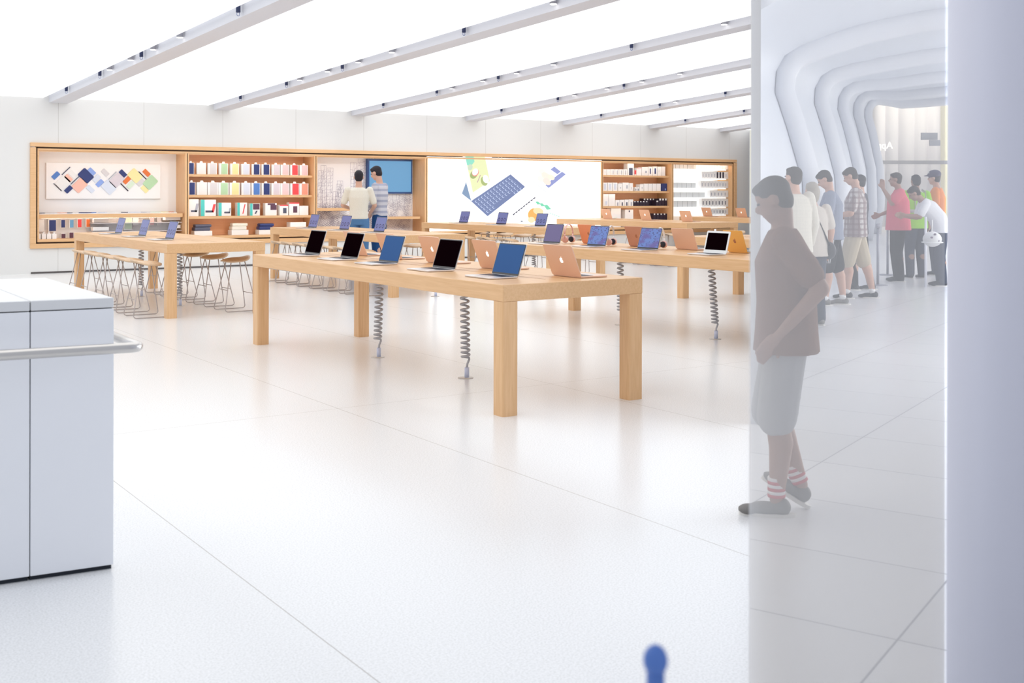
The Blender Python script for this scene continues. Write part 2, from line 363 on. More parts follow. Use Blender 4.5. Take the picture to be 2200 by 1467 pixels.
L6 = [(250, 312, 'p', 'blue', 45), (437, 230, 's', 'charcoal', 45), (285, 525, 's', 'steel', -45), (375, 450, 't', 'white', 45), (482, 362, 'p', 'peach', -45), (560, 290, 'p', 'white', -45), (597, 402, 's', 'charcoal', 45),
 (482, 565, 'p', 'navy', 45), (684, 492, 't', 'peach', 45), (796, 318, 't', 'navy', -45), (903, 243, 'p', 'periwinkle', -45), (992, 365, 'p', 'ice', 45), (1050, 453, 'p', 'periwinkle', 45), (880, 560, 'p', 'ice', -45),
 (1150, 260, 'p', 'grey', -45), (1282, 312, 's', 'steel', 45), (1213, 525, 't', 'ice', -45), (1362, 400, 't', 'lilac', 45), (1471, 275, 'p', 'navy', -45), (1540, 400, 'p', 'orange', 45), (1498, 525, 's', 'black', -45), (1610, 485, 'p', 'mint', 45),
 (1690, 318, 't', 'yellow', -45), (1790, 440, 'p', 'grey', 45), (1828, 312, 's', 'black', -45), (1900, 265, 'p', 'orange', -45), (1970, 437, 't', 'green', 45), (1865, 562, 'p', 'yellow', -45)]
DIM = dict(p=(.085, .15), t=(.19, .25), s=(.016, .21)); NM = dict(p='phone_case', t='tablet_case', s='watch_band')
tot = {}
for (x, y, k, c, ang) in L6: tot[(k, c)] = tot.get((k, c), 0)+1
cnt = {}
for i, (x, y, k, c, ang) in enumerate(L6):
    px, py = P6(x, y); w_, h_ = DIM[k]; cnt[(k, c)] = cnt.get((k, c), 0)+1
    ob = tilt_card(px, py, w_, h_, ang, c, i, NM[k])
    nth = ORD[i] if i < 16 else ORD[27-i]
    tag(ob, f"{c} {NM[k].replace('_', ' ')} on the display board, {nth} from its {'left' if i < 16 else 'right'} end", 'case' if k != 's' else 'watch band', 'cases on the display board')
# ledge
zl = W(230, 459.5, BW+.08)[1]; a0, a1 = bay(0)
lg = bx('ledge_shelf', a0, W(392, 460, BW+.08)[0], BW+.06, BK-.06, zl-.075, zl, OAKX, unit, .003)
tag(lg, 'thick ledge'); bx('fill_strip', a0+.1, a0+2.5, BW+.30, BW+.32, zl-.081, zl-.076, BAY_FILL, unit)
tray = bx('display_tray', a0+.03, W(380, 455, BW+.1)[0], BW+.10, BK-.08, zl+.001, zl+.016, mat('board white', (1, 1, 1))); tag(tray, 'thin white display tray lying along the oak ledge in the left bay', 'tray')
for i, (px, c, k) in enumerate([(91, 'charcoal', 'p'), (110, 'grey', 't'), (131, 'peach', 't'), (146, 'charcoal', 'p'), (164, 'white', 'p'), (182, 'navy', 't'), (198, 'blue', 'p'), (221, 'ice', 'p'), (245, 'white', 't'), (266, 'charcoal', 'p'), (289, 'ice', 't'), (307, 'steel', 'p'), (320, 'grey', 'p'), (334, 'mint', 't'), (350, 'yellow', 't'), (364, 'orange', 'p')]):
    w_, h_ = DIM[k]; x = W(px, 455, BW+.3)[0]; M = Matrix.Translation((x, BW+.3, zl+.017)) @ Matrix.Rotation(math.radians(45 if i % 2 else -45), 4, 'Z')
    tag(MB().box(-w_/2, w_/2, -h_/2, h_/2, 0, .012, M=M).build(NM[k], pl(c), None, .002), f"{c} {NM[k].replace('_', ' ')} lying on the white tray, {ORD[i]} from the left", 'case', 'cases lying on the tray')
def card_box(name, px0, py0, px1, py1, yb, depth, c, lab, grp, cat='box', tab=True, cover=(.12, .06), text=False, z0=None, body=WHITE):
    """a white carton; c is the colour of the case that shows through its front"""
    xa, za = W(px0, py1, yb); xb, zt = W(px1, py0, yb)
    if z0 is not None: zt += z0-za; za = z0
    r = thing(name, lab, cat, ((xa+xb)/2, yb, za), 0, grp); w_ = xb-xa; h_ = zt-za
    MB().box(-w_/2, w_/2, 0, depth, 0, h_).build('carton', body, r, .002)
    if c: MB().box(-w_/2+w_*cover[0], w_/2-w_*cover[0]*.4, -.004, .0, h_*cover[1], h_*(1-cover[1])).build('front_cover', pl(c), r)
    if tab: MB().prism([(-w_*.18, 0), (w_*.18, 0), (w_*.12, .035), (-w_*.12, .035)], 0, .004, M=Matrix.Translation((0, .02, h_)) @ Matrix.Rotation(math.pi/2, 4, 'X')).build('hang_tab', WHITE, r)
    return r
yh = BK-.10
def hung(px0, py0, px1, py1, c, lab, grp='boxed cases hanging in the left bay', nm='case_box', tab=True): return card_box(nm, px0, py0, px1, py1, yh, .035, c, lab, grp, tab=tab)
hung(79.5, 471, 95, 498, None, 'large plain white box hanging at the left end of the left bay')
hung(103.5, 471, 121, 498, 'navy', 'large navy tablet case box hanging in the left bay')
hung(130.5, 471, 140, 490, 'navy', 'small navy phone case box hanging in the left bay, upper row')
hung(149, 471, 158.5, 490, 'sky', 'small sky blue phone case box hanging in the left bay')
hung(166, 470, 175.5, 489.5, 'red', 'small red phone case box hanging in the left bay')
hung(184.5, 470, 194, 488.5, 'orange', 'small rusty orange phone case box hanging in the left bay')
hung(131, 501, 141, 520.5, 'plum', 'dark plum phone case box, lower row left of its twin in the left bay')
hung(148, 498.5, 158, 517, 'plum', 'dark plum phone case box just above the left end of the far left table')
hung(266, 465, 284, 494, 'mint', 'pale green tablet case box hanging behind the laptops in the left bay')
hung(285, 465, 298, 484, None, 'white hanging box right of the pale green one in the left bay')
hung(321, 466, 331, 484, 'pink', 'pale pink hanging box in the left bay')
hung(338, 466, 347, 484, 'grey', 'narrow pale box hanging right of the pink one in the left bay')
for i, (a, b, c, d) in enumerate([(202, 469, 234, 478), (200, 487.5, 234, 496)]):
    x0, z0 = W(a, d, BW+.25); x1, z1 = W(c, b, BW+.25)
    tag(bx('long_white_box', x0, x1, BW+.25, BW+.42, z0, z1, WHITE, None, .003), f"long flat white box on a rail mid left bay, {'upper' if i == 0 else 'lower'} of two", 'box', 'long white boxes in the left bay')
for i, (a, b, c, d) in enumerate([(356, 465, 388, 473), (375, 483, 388, 490)]):
    x0, z0 = W(a, d, BW+.2); x1, z1 = W(c, b, BW+.2)
    tag(bx('long_white_box', x0, x1, BW+.2, BW+.40, z0, z1, WHITE, None, .003), f"white box at the right end of the left bay, {'upper longer' if i == 0 else 'lower shorter'} one", 'box', 'long white boxes in the left bay')
for y in (479, 497.5):
    z = W(210, y, BW+.2)[1]; x0 = W(198, y, BW+.2)[0]; x1 = W(391, y, BW+.2)[0]
    bx('rail', x0, x1, BW+.18, BK, z-.012, z, mat('pale rail', (.80, .76, .78), .4), unit)
for i in range(4):
    a = 78.5+i*11.3; card_box('small_white_carton', a, 509-i*.4, a+9.2, 520.5-i*.5, BW+.14, .12, None, f'small white carton standing on the left bay floor, {ORD[i]} of four', 'four small cartons', tab=True, z0=ZLO)
# --- bay two: two rows of tablet cases, accessories, bags
zs = [W(540, y, BW+.06)[1] for y in (375.5, 419, 463.5)]
for z in zs: shelf(1, z, .035)
cols = ['navy', 'white', 'grey', 'green', 'yellow', 'ice', 'navy', 'navy', 'lilac', 'pink', 'red', 'pink']
cols2 = ['navy', 'white', 'grey', 'green', 'yellow', 'ice', 'blue', 'navy', 'lilac', 'pink', 'red', 'coral']
f3 = 310/2067
r1 = [(90, 183), (222, 350), (380, 508), (542, 668), (700, 826), (858, 978), (1010, 1125), (1150, 1265), (1297, 1410), (1422, 1540), (1560, 1675), (1697, 1812)]
r2 = [(90, 200), (222, 365), (375, 528), (530, 676), (690, 834), (860, 988), (1005, 1130), (1150, 1272), (1290, 1415), (1418, 1545), (1560, 1690), (1695, 1818)]
yb = BW+.16
for row, (R, cc, ytop) in enumerate(((r1, cols, (348, 350)), (r2, cols2, (390, 391)))):
    for i, (xa, xb) in enumerate(R):
        card_box('tablet_case_box', 390+xa*f3, ytop[0]+i*.25, 390+xb*f3, 372.5 if row == 0 else 417.5, yb, .07, cc[i] if cc[i] != 'white' else 'white',
            f"{cc[i]} tablet case box, {ORD[i]} from the left on the {'top' if row == 0 else 'second'} oak shelf", 'boxed tablet cases on the oak shelves', z0=zs[row]+.001, cover=(.22, .03))
f8 = 310/2200
def q8(x, y): return 390+x*f8, 420+y*f8
def acc(x0, y0, x1, y1, lab, parts, z0, spine=None, nm='accessory_box', d=.14, yb=BW+.16, body=WHITE, grp='accessory boxes on the third oak shelf'):
    pa = q8(x0, y0); pb = q8(x1, y1)
    r = card_box(nm, pa[0], pa[1], pb[0], pb[1], yb, d, None, lab, grp, tab=False, z0=z0, body=body)
    xa, za = W(pa[0], pb[1], yb); xb, zt = W(pb[0], pa[1], yb); w_ = xb-xa; h_ = zt-za
    if spine: MB().box(-w_/2-.001, -w_/2+w_*.24, -.003, 0, 0, h_).build('spine_band', pl(spine), r)
    for (n2, u0, v0, u1, v1, c, sk) in parts:
        X = lambda u: -w_/2+u*w_
        pts = [(X(u0), v0*h_), (X(u1), v0*h_), (X(u1)+sk*w_, v1*h_), (X(u0)+sk*w_, v1*h_)]
        MB().prism(pts, 0, .004, M=Matrix.Rotation(math.pi/2, 4, 'X')).build(n2, pl(c), r)
    return r
z3 = zs[2]+.001
acc(95, 58, 262, 318, 'big white keyboard case box, first on the third oak shelf', [('printed_picture', .3, .25, .85, .35, 'charcoal', .0), ('printed_screen', .62, .25, .85, .75, 'steel', .15)], z3)
acc(296, 60, 526, 312, 'big white box with teal spine and red tablet picture', [('printed_picture', .3, .22, .8, .34, 'charcoal', .0), ('printed_screen', .70, .22, .86, .72, 'red', .12)], z3, 'teal')
acc(565, 110, 756, 312, 'white box with teal spine and dark keyboard picture', [('printed_picture', .45, .2, .9, .32, 'charcoal', 0), ('printed_screen', .8, .2, .92, .6, 'steel', .06)], z3, 'teal')
acc(852, 108, 1002, 308, 'white box with teal spine and slanting red stripe', [('printed_stripe', .5, .15, .6, .88, 'red', .22)], z3, 'teal')
acc(1046, 115, 1196, 302, 'white box holding black folio, dark bird-like picture below', [('folio', .3, .5, .95, .97, 'plum', 0), ('printed_picture', .45, .15, .6, .4, 'charcoal', .15)], z3, 'teal')
acc(1278, 110, 1452, 298, 'white box holding two dark brown wallets', [('wallet', .45, .45, .98, .85, 'plum', 0), ('wallet', .2, .85, .85, .99, 'plum', 0)], z3)
acc(1497, 130, 1625, 290, 'smaller white box with red top and black phone picture', [('red_top', 0, .9, 1, 1, 'red', 0), ('printed_phone', .4, .2, .8, .7, 'charcoal', 0)], z3)
acc(1642, 95, 1794, 290, 'taller white box with red top and black phone picture', [('red_top', 0, .9, 1, 1, 'red', 0), ('printed_phone', .4, .2, .8, .7, 'plum', 0)], z3)
acc(1798, 142, 1934, 285, 'plain pale box last on the third oak shelf', [], z3)
def bag(x0, y0, x1, y1, c, lab):
    pa = q8(x0, y0); pb = q8(x1, y1); yb2 = BW+.14
    xa, za = W(pa[0], pb[1], yb2); xb, zt = W(pb[0], pa[1], yb2); w_ = xb-xa; h_ = zt-za+0; za = ZLO+.001; h_ = zt-za
    r = thing('laptop_sleeve_box', lab, 'sleeve box', ((xa+xb)/2, yb2, za), 0, 'boxed sleeves on the unit floor')
    MB().box(-w_/2, w_/2, 0, .22, 0, h_*.42).build('carton', WHITE, r, .004)
    MB().box(-w_/2+.01, w_/2-.03, .01, .20, h_*.42, h_*.74).build('sleeve', pl(c), r, .02); MB().box(-w_/2+.03, w_/2, .03, .20, h_*.74, h_).build('sleeve', pl(c), r, .02)
bag(196, 438, 470, 615, 'charcoal', 'folded charcoal sleeves stacked on a white carton, left of three'); bag(765, 420, 1022, 638, 'cream', 'folded cream sleeves stacked on a white carton, middle of three'); bag(1185, 425, 1424, 615, 'navy', 'folded navy sleeves stacked on a white carton, right of three')
pa = q8(1660, 405); pb = q8(1900, 485); xa, za = W(pa[0], pb[1], BW+.15); xb, zt = W(pb[0], pa[1], BW+.15)
tag(bx('white_carton', xa, xb, BW+.15, BW+.35, ZLO+.001, zt, WHITE, None, .003), 'flat white carton on the unit floor at the right end of the second bay', 'carton')
# --- bay three: line-drawn skyline, screen, short shelves
a0, a1 = bay(2)
LINE = mat('mural ink', (.36, .33, .44), .7); o = MB(); rnd = random.Random(3)
def ln(x0, z0, x1, z1, t=.0055):
    d = Vector((x1-x0, z1-z0)); L = d.length
    if L < .01: return
    d /= L; n = Vector((-d.y, d.x))*t*.4; y = BK-.0015
    o.add([(x0+n.x, y, z0+n.y), (x1+n.x, y, z1+n.y), (x1-n.x, y, z1-n.y), (x0-n.x, y, z0-n.y)], [(0, 3, 2, 1)], LINE)
def tower(xa, xb, za, zb, sk):
    for x in (xa, xb, xa+(xb-xa)*.62): ln(x, za, x+sk*.3, zb)
    ln(xa+sk*.3, zb, xb+sk*.3, zb); n = int((zb-za)/.075); mid = xa+(xb-xa)*.62
    for i in range(n):
        z = za+i*.075; f = i/n; s = sk*.3*f; ln(xa+s, z, mid+s, z+(.02 if i % 2 else -.01)+sk*.1, .005); ln(mid+s, z, xb+s, z+.03, .005)
        for j in range(rnd.randint(1, 3)): 
            x = xa+s+(xb-xa)*rnd.random(); ln(x, z, x+rnd.uniform(-.01, .02), z+.07, .005)
mx0, mx1 = a0+.02, a1-.02
def MX(px): return W(px, 400, BK)[0]
def MZ(py): return W(790, py, BK)[1]
for (pa, pb, t, sk) in [(681, 692, 368, .1), (692, 703, 357, -.1), (700, 713, 362, .1), (719, 729, 396, .15), (727, 739, 389, -.1), (713, 722, 412, .1), (735, 746, 408, .1), (755, 768, 350, -.1), (766, 780, 342, .12), (776, 790, 346, -.1), (758, 772, 366, .1), (800, 815, 420, .1), (845, 860, 418, -.1), (868, 884, 416, .1)]:
    tower(max(MX(pa), mx0), min(MX(pb), mx1), MZ(452), MZ(t), sk)
for i in range(300):
    x = rnd.uniform(mx0, mx1); z = rnd.uniform(ZLO+.02, MZ(430) if x > MX(800) else MZ(445)); a = rnd.choice([.3, .5, 1.2, 1.9, 2.6])+rnd.uniform(-.1, .1); l = rnd.uniform(.06, .16)
    for j in range(rnd.randint(2, 5)):
        xx = x+j*.036*math.cos(a+1.57); zz = z+j*.036*math.sin(a+1.57); x2 = min(max(xx+l*math.cos(a), mx0), mx1); z2 = max(zz+l*math.sin(a), ZLO+.01)
        if mx0 < xx < mx1 and zz > ZLO: ln(xx, zz, x2, z2, .005)
o.build('skyline_line_drawing', None, unit)
tx0, tz0 = W(789.5, 416, BK-.1); tx1, tz1 = W(886, 343, BK-.1)
tv = thing('wall_screen', 'large flat screen showing plain sky blue on the mural wall', 'screen', (0, 0, 0))
MB().box(tx0, tx1, BK-.10, BK-.003, tz0, tz1).build('housing', mat('navy bezel', (.03, .08, .24), .35), tv, .004)
MB().box(tx0+.045, tx1-.035, BK-.104, BK-.1005, tz0+.04, tz1-.04).build('display', mat('sky blue display', (.06, .08, .10), .4, spec=.1, emit=(.13, .34, .58), es=.9), tv)
za = W(710, 447, BW+.1)[1]; bx('short_shelf', a0, W(752, 447, BW+.1)[0], BW+.1, BK, za-.06, za, OAKX, unit, .003)
za = W(870, 465.5, BW+.08)[1]; bx('short_shelf', W(826, 465, BW+.08)[0], a1-.06, BW+.08, BK, za-.05, za, OAKX, unit, .003)
# --- bay four: light box with a product picture
a0, a1 = DIV[3]+.012, DIV[4]-.012
lb = thing('light_box', 'big glowing white light box picture of a tablet keyboard', 'light box', (0, 0, 0)); yl = BW-.005
MB().box(a0, a1, yl, BW+.3, ZLO-.045, ZHI+.045).build('lit_panel', mat('lit panel', (.9, .9, .9), .5, emit=(1, 1, 1), es=1.05), lb)
o = MB(); lay = [0]
def em(name, c): return mat('print '+name, tuple(x*.15 for x in c), .6, emit=c, es=.92)
def poly(pts, m_, dz=.001):
    lay[0] += 1; y = yl-.00015*lay[0]-.001; q = [W(px, py, yl) for px, py in pts]; o.add([(x, y, z) for x, z in q], [tuple(range(len(q)))], m_)
def c5(L): return [(900+x*410/2200, 310+y*410/2200) for x, y in L]
WH = em('white', (.97, .97, .98)); KB = em('slate', (.19, .24, .43)); KL = em('key edge', (.62, .70, .90))
poly(c5([(390, 455), (470, 395), (545, 440), (500, 560), (380, 530)]), em('soft shade', (.88, .88, .93)))
poly(c5([(545, 435), (605, 655), (495, 570)]), em('stand', (.24, .34, .50)))
poly(c5([(500, 122), (840, 122), (840, 430), (640, 640), (610, 640)]), WH)
poly(c5([(530, 122), (755, 122), (818, 425), (622, 555)]), em('olive', (.82, .86, .50)))
poly(c5([(530, 122), (625, 122), (640, 200), (600, 250), (555, 240)]), em('mint', (.30, .74, .58)))
def blob(cx, cy, rx, ry, m_, rot=0, n=18): poly(c5([(cx+rx*math.cos(t)*math.cos(rot)-ry*math.sin(t)*math.sin(rot), cy+rx*math.cos(t)*math.sin(rot)+ry*math.sin(t)*math.cos(rot)) for t in [2*math.pi*i/n for i in range(n)]]), m_)
blob(632, 348, 40, 52, em('avocado', (.38, .46, .18)), .5); blob(650, 325, 38, 46, em('red ring', (.85, .30, .25)), .5); blob(648, 318, 33, 42, WH, .5)
blob(752, 425, 38, 55, em('avocado2', (.42, .50, .20)), -.3); blob(770, 400, 34, 48, WH, -.3); blob(590, 265, 28, 36, em('sage', (.62, .72, .55)), .2)
poly(c5([(668, 440), (678, 440), (712, 355), (704, 352)]), em('brown', (.55, .40, .40)))
for i in range(4): poly(c5([(835+i*38, 170-i*10), (842+i*38, 170-i*10), (872+i*35, 300-i*18), (866+i*35, 300-i*18)]), em('stem', (.86, .90, .80)))
kb = [(1055, 345), (1225, 490), (790, 830), (600, 655)]
poly(c5(kb), KB)
U = Vector((kb[0][0]-kb[3][0], kb[0][1]-kb[3][1])); V = Vector((kb[2][0]-kb[3][0], kb[2][1]-kb[3][1])); O = Vector(kb[3])
for r in range(5):
    for c_ in range(12):
        u0 = .05+c_*.077; v0 = .10+r*.165
        if r == 4 and 3 <= c_ <= 8: continue
        q = [O+U*(u0+du)+V*(v0+dv) for du, dv in ((0, 0), (.055, 0), (.055, .11), (0, .11))]; poly(c5([(p.x, p.y) for p in q]), KL)
        q = [O+U*(u0+du)+V*(v0+dv) for du, dv in ((.012, .02), (.055, .0), (.055, .11), (.012, .10))]; poly(c5([(p.x, p.y) for p in q]), KB)
PU = em('mauve', (.30, .34, .64)); poly(c5([(1510, 290), (1555, 255), (1632, 315), (1590, 345)]), PU); poly(c5([(1590, 355), (1645, 315), (1690, 345), (1490, 505), (1450, 468)]), PU)
for (x, y, r, c) in [(1420, 320, 45, (.97, .90, .84)), (1460, 370, 60, (.96, .84, .74)), (1400, 400, 45, (.94, .80, .72)), (1470, 430, 50, (.96, .80, .72)), (1520, 380, 42, (.97, .86, .72))]: blob(x, y, r, r*.7, em('peach %g' % r, c), .6)
poly(c5([(1200, 345), (1208, 342), (1480, 555), (1466, 560)]), em('pen', (.82, .84, .90))); poly(c5([(1035, 830), (1042, 826), (1135, 905), (1125, 905)]), em('pen2', (.86, .86, .90)))
for i in range(9): u = i/9; x = 1075+u*260; y = 808-u*205; poly(c5([(x, y), (x+24, y-19), (x+33, y-8), (x+9, y+11)]), em('pencil', (.10, .10, .14)))
blob(1320, 810, 70, 75, em('orange', (.95, .48, .14)), .2); blob(1370, 770, 60, 40, em('light orange', (.98, .76, .45)), .2); blob(1290, 870, 40, 35, em('amber', (.99, .80, .50)), 0)
for (x0, y0, x1, y1) in [(1335, 660, 1400, 690), (1380, 680, 1450, 710), (1430, 700, 1520, 748)]: poly(c5([(x0, y0), ((x0+x1)/2, y0-4), (x1, y1), ((x0+x1)/2-8, y1+6)]), em('leaf', (.22, .70, .46)))
for i in range(5): x = 1510+i*24; y = 795+i*9; blob(x, y, 13, 9, em('leaf2', (.60, .90, .76)), .5, 8)
poly(c5([(1160, 878), (1185, 876), (1198, 894), (1172, 896)]), em('clip', (.30, .32, .36)))
o.build('printed_picture', None, lb)
# --- bay five: oak shelves with white boxes and black cartons
zs5 = [W(1370, y, BW+.06)[1] for y in (376.8, 410.5, 442.5)]
for z in zs5: shelf(4, z, .035)
f9 = 160/1565
def b5(x0, x1, ytop, z0, lab, mark=None, nm='product_box', body=WHITE, grp='product boxes in the fifth bay', yb=BW+.14, mk=(.3, .2, .7, .7), d=.16):
    pxa, pxb = 1290+x0*f9, 1290+x1*f9; py = 330+ytop*f9
    xa, _ = W(pxa, 400, yb); xb, zt = W(pxb, py, yb)
    r = thing(nm, lab, 'box', ((xa+xb)/2, yb, z0+.001), 0, grp); w_ = xb-xa-.006; h_ = zt-z0
    MB().box(-w_/2, w_/2, 0, d, 0, h_).build('carton', body, r, .002)
    if mark: MB().box(-w_/2+w_*mk[0], -w_/2+w_*mk[2], -.003, 0, h_*mk[1], h_*mk[3]).build('printed_mark', pl(mark), r)
    return r
for i in range(6): b5(45+i*87, 128+i*87, 330, zs5[0], f'small white box with faint grey print, {ORD[i]} on the top shelf of the fifth bay', 'steel' if i > 1 else 'grey', mk=(.5, .1, .66, .8) if i > 1 else (.6, .3, .68, .7))
b5(568, 705, 205, zs5[0], 'tall white box printed with a black wire lamp shape', 'charcoal', mk=(.22, .02, .8, .62))
b5(712, 752, 350, zs5[0], 'small red and white box on the top shelf of the fifth bay', 'red', mk=(.0, .2, 1, .99))
b5(757, 865, 300, zs5[0], 'white box with pink top and small black dot', 'pink', mk=(0, .85, 1, 1)); b5(870, 1000, 285, zs5[0], 'white box with small grey square, right of the pink-topped box', 'steel', mk=(.55, .3, .8, .55))
b5(1005, 1092, 275, zs5[0], 'white box with upright navy bar, left of its twin', 'navy', mk=(.35, .2, .6, .8)); b5(1096, 1195, 270, zs5[0], 'white box with upright navy bar, right of its twin', 'navy', mk=(.4, .2, .7, .8))
b5(1200, 1285, 275, zs5[0], 'plain white box, last but one on the top shelf of the fifth bay', 'grey', mk=(.3, .4, .4, .7)); b5(1290, 1365, 275, zs5[0], 'plain white box, last on the top shelf of the fifth bay')
for i in range(3): b5(45+i*107, 145+i*107, 610, zs5[1], f'white box with pale round print, {ORD[i]} on the second shelf of the fifth bay', 'ice', mk=(.25, .15, .75, .85))
b5(368, 460, 630, zs5[1], 'white box with tiny grey mark on the second shelf of the fifth bay', 'steel', mk=(.5, .35, .7, .5)); b5(465, 598, 610, zs5[1], 'white box with dark squiggle on the second shelf of the fifth bay', 'steel', mk=(.6, .3, .8, .7)); b5(602, 686, 620, zs5[1], 'narrow white box before the gap on the second shelf', 'grey', mk=(.5, .2, .7, .5))
for i in range(2): b5(722+i*50, 768+i*50, 705, zs5[1], f'tiny white box with black bottle print, {["left", "right"][i]} of two', 'charcoal', mk=(.3, .1, .6, .65))
b5(826, 910, 645, zs5[1], 'white box with small dark dot, start of a pale row', 'steel', mk=(.5, .4, .7, .55))
for i in range(4): b5(915+i*90, 1000+i*90, 632, zs5[1], f'blank white box, {ORD[i]} in the pale row of the second shelf')
b5(1282, 1402, 628, zs5[1], 'navy blue box at the right end of the second shelf', 'periwinkle', body=pl('navy'), mk=(.6, .1, .8, .35))
b5(40, 170, 850, zs5[2], 'tall white box at the left end of the third shelf, fifth bay', 'ice', mk=(.5, .1, .8, .4)); b5(175, 310, 850, zs5[2], 'tall blank white box second on the third shelf, fifth bay')
for i in range(4): b5(315+i*95, 405+i*95, 975-i*4, zs5[2], f'square white box with dark squiggle, {ORD[i]} on the third shelf', 'charcoal' if 0 < i < 3 else 'steel', mk=(.4, .05, .7, .6))
for i in range(5): b5(705+i*62, 765+i*62, 1000, zs5[2], f'low black carton, {ORD[i]} in the black row on the third shelf', 'white', body=pl('black'), mk=(.1, .8, .5, 1.0), yb=BW+.12)
for i in range(4): b5(905+i*62+(0), 965+i*62, 945, zs5[2], f'tall black carton with pale cap, {ORD[i]} behind the low ones', 'white', body=pl('black'), mk=(.1, .8, .6, 1.0), yb=BW+.30)
for i in range(4): b5(1165+i*60, 1223+i*60, 945 if i else 990, zs5[2], f'black carton with pale cap, {ORD[i]} in the right cluster on the third shelf', 'white', body=pl('black'), mk=(.2, .75, .8, 1.0), yb=BW+.12)
b5(222, 432, 1148, ZLO, 'square white box with grey line drawing below the oak shelves', 'mint', mk=(.3, .2, .6, .5), yb=BW+.2); b5(515, 692, 1175, ZLO, 'square white box with small black emblem at its top', 'charcoal', mk=(.45, .85, .6, .95), yb=BW+.2)
for i in range(5): b5(1110+i*70, 1175+i*70, 1258, ZLO, f'black carton barely showing over the table edge, {ORD[i]} from the left', 'white', body=pl('black'), mk=(.2, .9, .6, 1.0))
# --- bay six: white racks of small boxes
a0, a1 = bay(5)
rows6 = [(178, 335, 540, 13), (385, 530, 660, 10), (578, 725, 640, 10), (775, 918, 830, 6), (945, 1115, 660, 9), (1150, 1280, 830, 7)]
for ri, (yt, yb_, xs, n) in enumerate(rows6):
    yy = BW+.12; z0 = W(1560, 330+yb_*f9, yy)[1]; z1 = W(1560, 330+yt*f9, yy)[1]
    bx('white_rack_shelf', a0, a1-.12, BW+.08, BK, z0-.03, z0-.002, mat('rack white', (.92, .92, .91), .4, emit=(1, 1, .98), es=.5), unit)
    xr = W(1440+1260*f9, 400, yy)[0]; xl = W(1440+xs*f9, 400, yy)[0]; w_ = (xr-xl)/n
    for i in range(n):
        xa = xl+i*w_; r = thing('accessory_box', f'small white accessory box, {ORD[i]} in its row on the {["top", "second", "third", "fourth", "fifth", "bottom"][ri]} white rack', 'box', (xa+w_/2, yy, z0), 0, 'small boxes on the white racks')
        MB().box(-w_/2+.004, w_/2-.004, 0, .10, 0, z1-z0).build('carton', WHITE, r)
        c = [None, 'charcoal', 'steel', 'steel', 'charcoal', 'charcoal'][ri]
        if ri == 0: c = 'steel' if i == n-1 else None
        if ri == 1: c = 'black' if i in (5, 6, 7) else 'steel'
        if ri == 5: c = 'black' if i in (3, 4) else 'steel'
        if c:
            big = (ri == 1 and i in (5, 6, 7)); MB().box(-w_*(.28 if big else .12), w_*(.22 if big else .1), -.003, 0, (z1-z0)*(.08 if big else .25), (z1-z0)*(.95 if big else .7)).build('printed_mark', pl(c), r)
    ab = a0+.05; 
    if ri in (0, 2, 3, 4):
        m_ = 6; wq = (xl-.04-ab)/m_
        for i in range(m_):
            r = tag(bx('accessory_box', ab+i*wq+.006, ab+(i+1)*wq-.006, BW+.26, BW+.36, z0, z0+(z1-z0)*.72, mat('pale box', (.62, .64, .66), .5)), f'pale grey accessory box, {ORD[i]} at the left part of the {["top", "", "third", "fourth", "fifth"][ri]} white rack', 'box', 'pale boxes on the white racks')
# ---------------------------------------------------------------- tables
TZ, TW, TL, AP, LG = .882, 1.222, 4.42, .115, .122
GROOVE = mat('groove', (.42, .22, .10), .6)
def behind(x, y, m=0): return (Vector((x, y, 0))-wp(10, 0)).dot(nrw) > m
def table(a, b, label, w_=TW, cut=False):
    t = thing('display_table', label, 'table', (a, b, 0), 0, 'long oak display tables')
    o = MB(); o.box(0, w_, 0, TL, TZ-AP, TZ); top = o.build('tabletop', OAKY, t)
    inl = MB(); c = w_/2
    inl.box(c-.085, c-.079, .25, TL-.25, TZ, TZ+.0008); inl.box(c+.079, c+.085, .25, TL-.25, TZ, TZ+.0008)
    for k in range(1, 6): inl.box(c-.085, c+.085, k*TL/6-.003, k*TL/6+.003, TZ, TZ+.0008)
    gr = inl.build('cable_groove', GROOVE, t)
    legs = []
    for x in (0, w_-LG):
        for y in (0, TL-LG):
            if cut and behind(a+x+LG, b+y, -.05): continue
            r = .012; pts = [(x+cx+r*math.cos(q), y+cy+r*math.sin(q)) for cx, cy, q0 in ((LG-r, LG-r, 0), (r, LG-r, math.pi/2), (r, r, math.pi), (LG-r, r, 1.5*math.pi)) for q in (q0, q0+math.pi/4, q0+math.pi/2)]
            legs.append(MB().prism(pts, 0, TZ-AP).build('leg', OAKZ, t))
    if cut:
        bpy.context.view_layer.update()
        for ob in (top, gr):
            ob.location = (0, 0, 0); me = ob.data; bm = bmesh.new(); bm.from_mesh(me)
            p = wp(10, -.006)-Vector((a, b, 0)); g = bm.verts[:]+bm.edges[:]+bm.faces[:]
            r = bmesh.ops.bisect_plane(bm, geom=g, plane_co=p, plane_no=nrw, clear_outer=True)
            ed = [e for e in r['geom_cut'] if isinstance(e, bmesh.types.BMEdge)]
            if ed: bmesh.ops.holes_fill(bm, edges=ed, sides=0)
            bm.to_mesh(me); bm.free()
    bv = top.modifiers.new('bevel', 'BEVEL'); bv.width = .005; bv.segments = 2
    return t
T1 = (4.243, 6.306); T2 = (4.236, 13.386); T3 = (7.72, 14.30); T4 = (7.70, 7.18); T5 = (11.1, 7.65); T7 = (11.6, 15.8); T6 = (15.95, 17.05); T8 = (20.1, 17.35)
table(*T1, 'nearest long oak table, carrying laptops on both sides, front centre')
table(*T2, 'oak table at the far left, in front of the left bays, stools on both sides')
table(*T3, 'oak table behind the nearest one, in front of the two standing men')
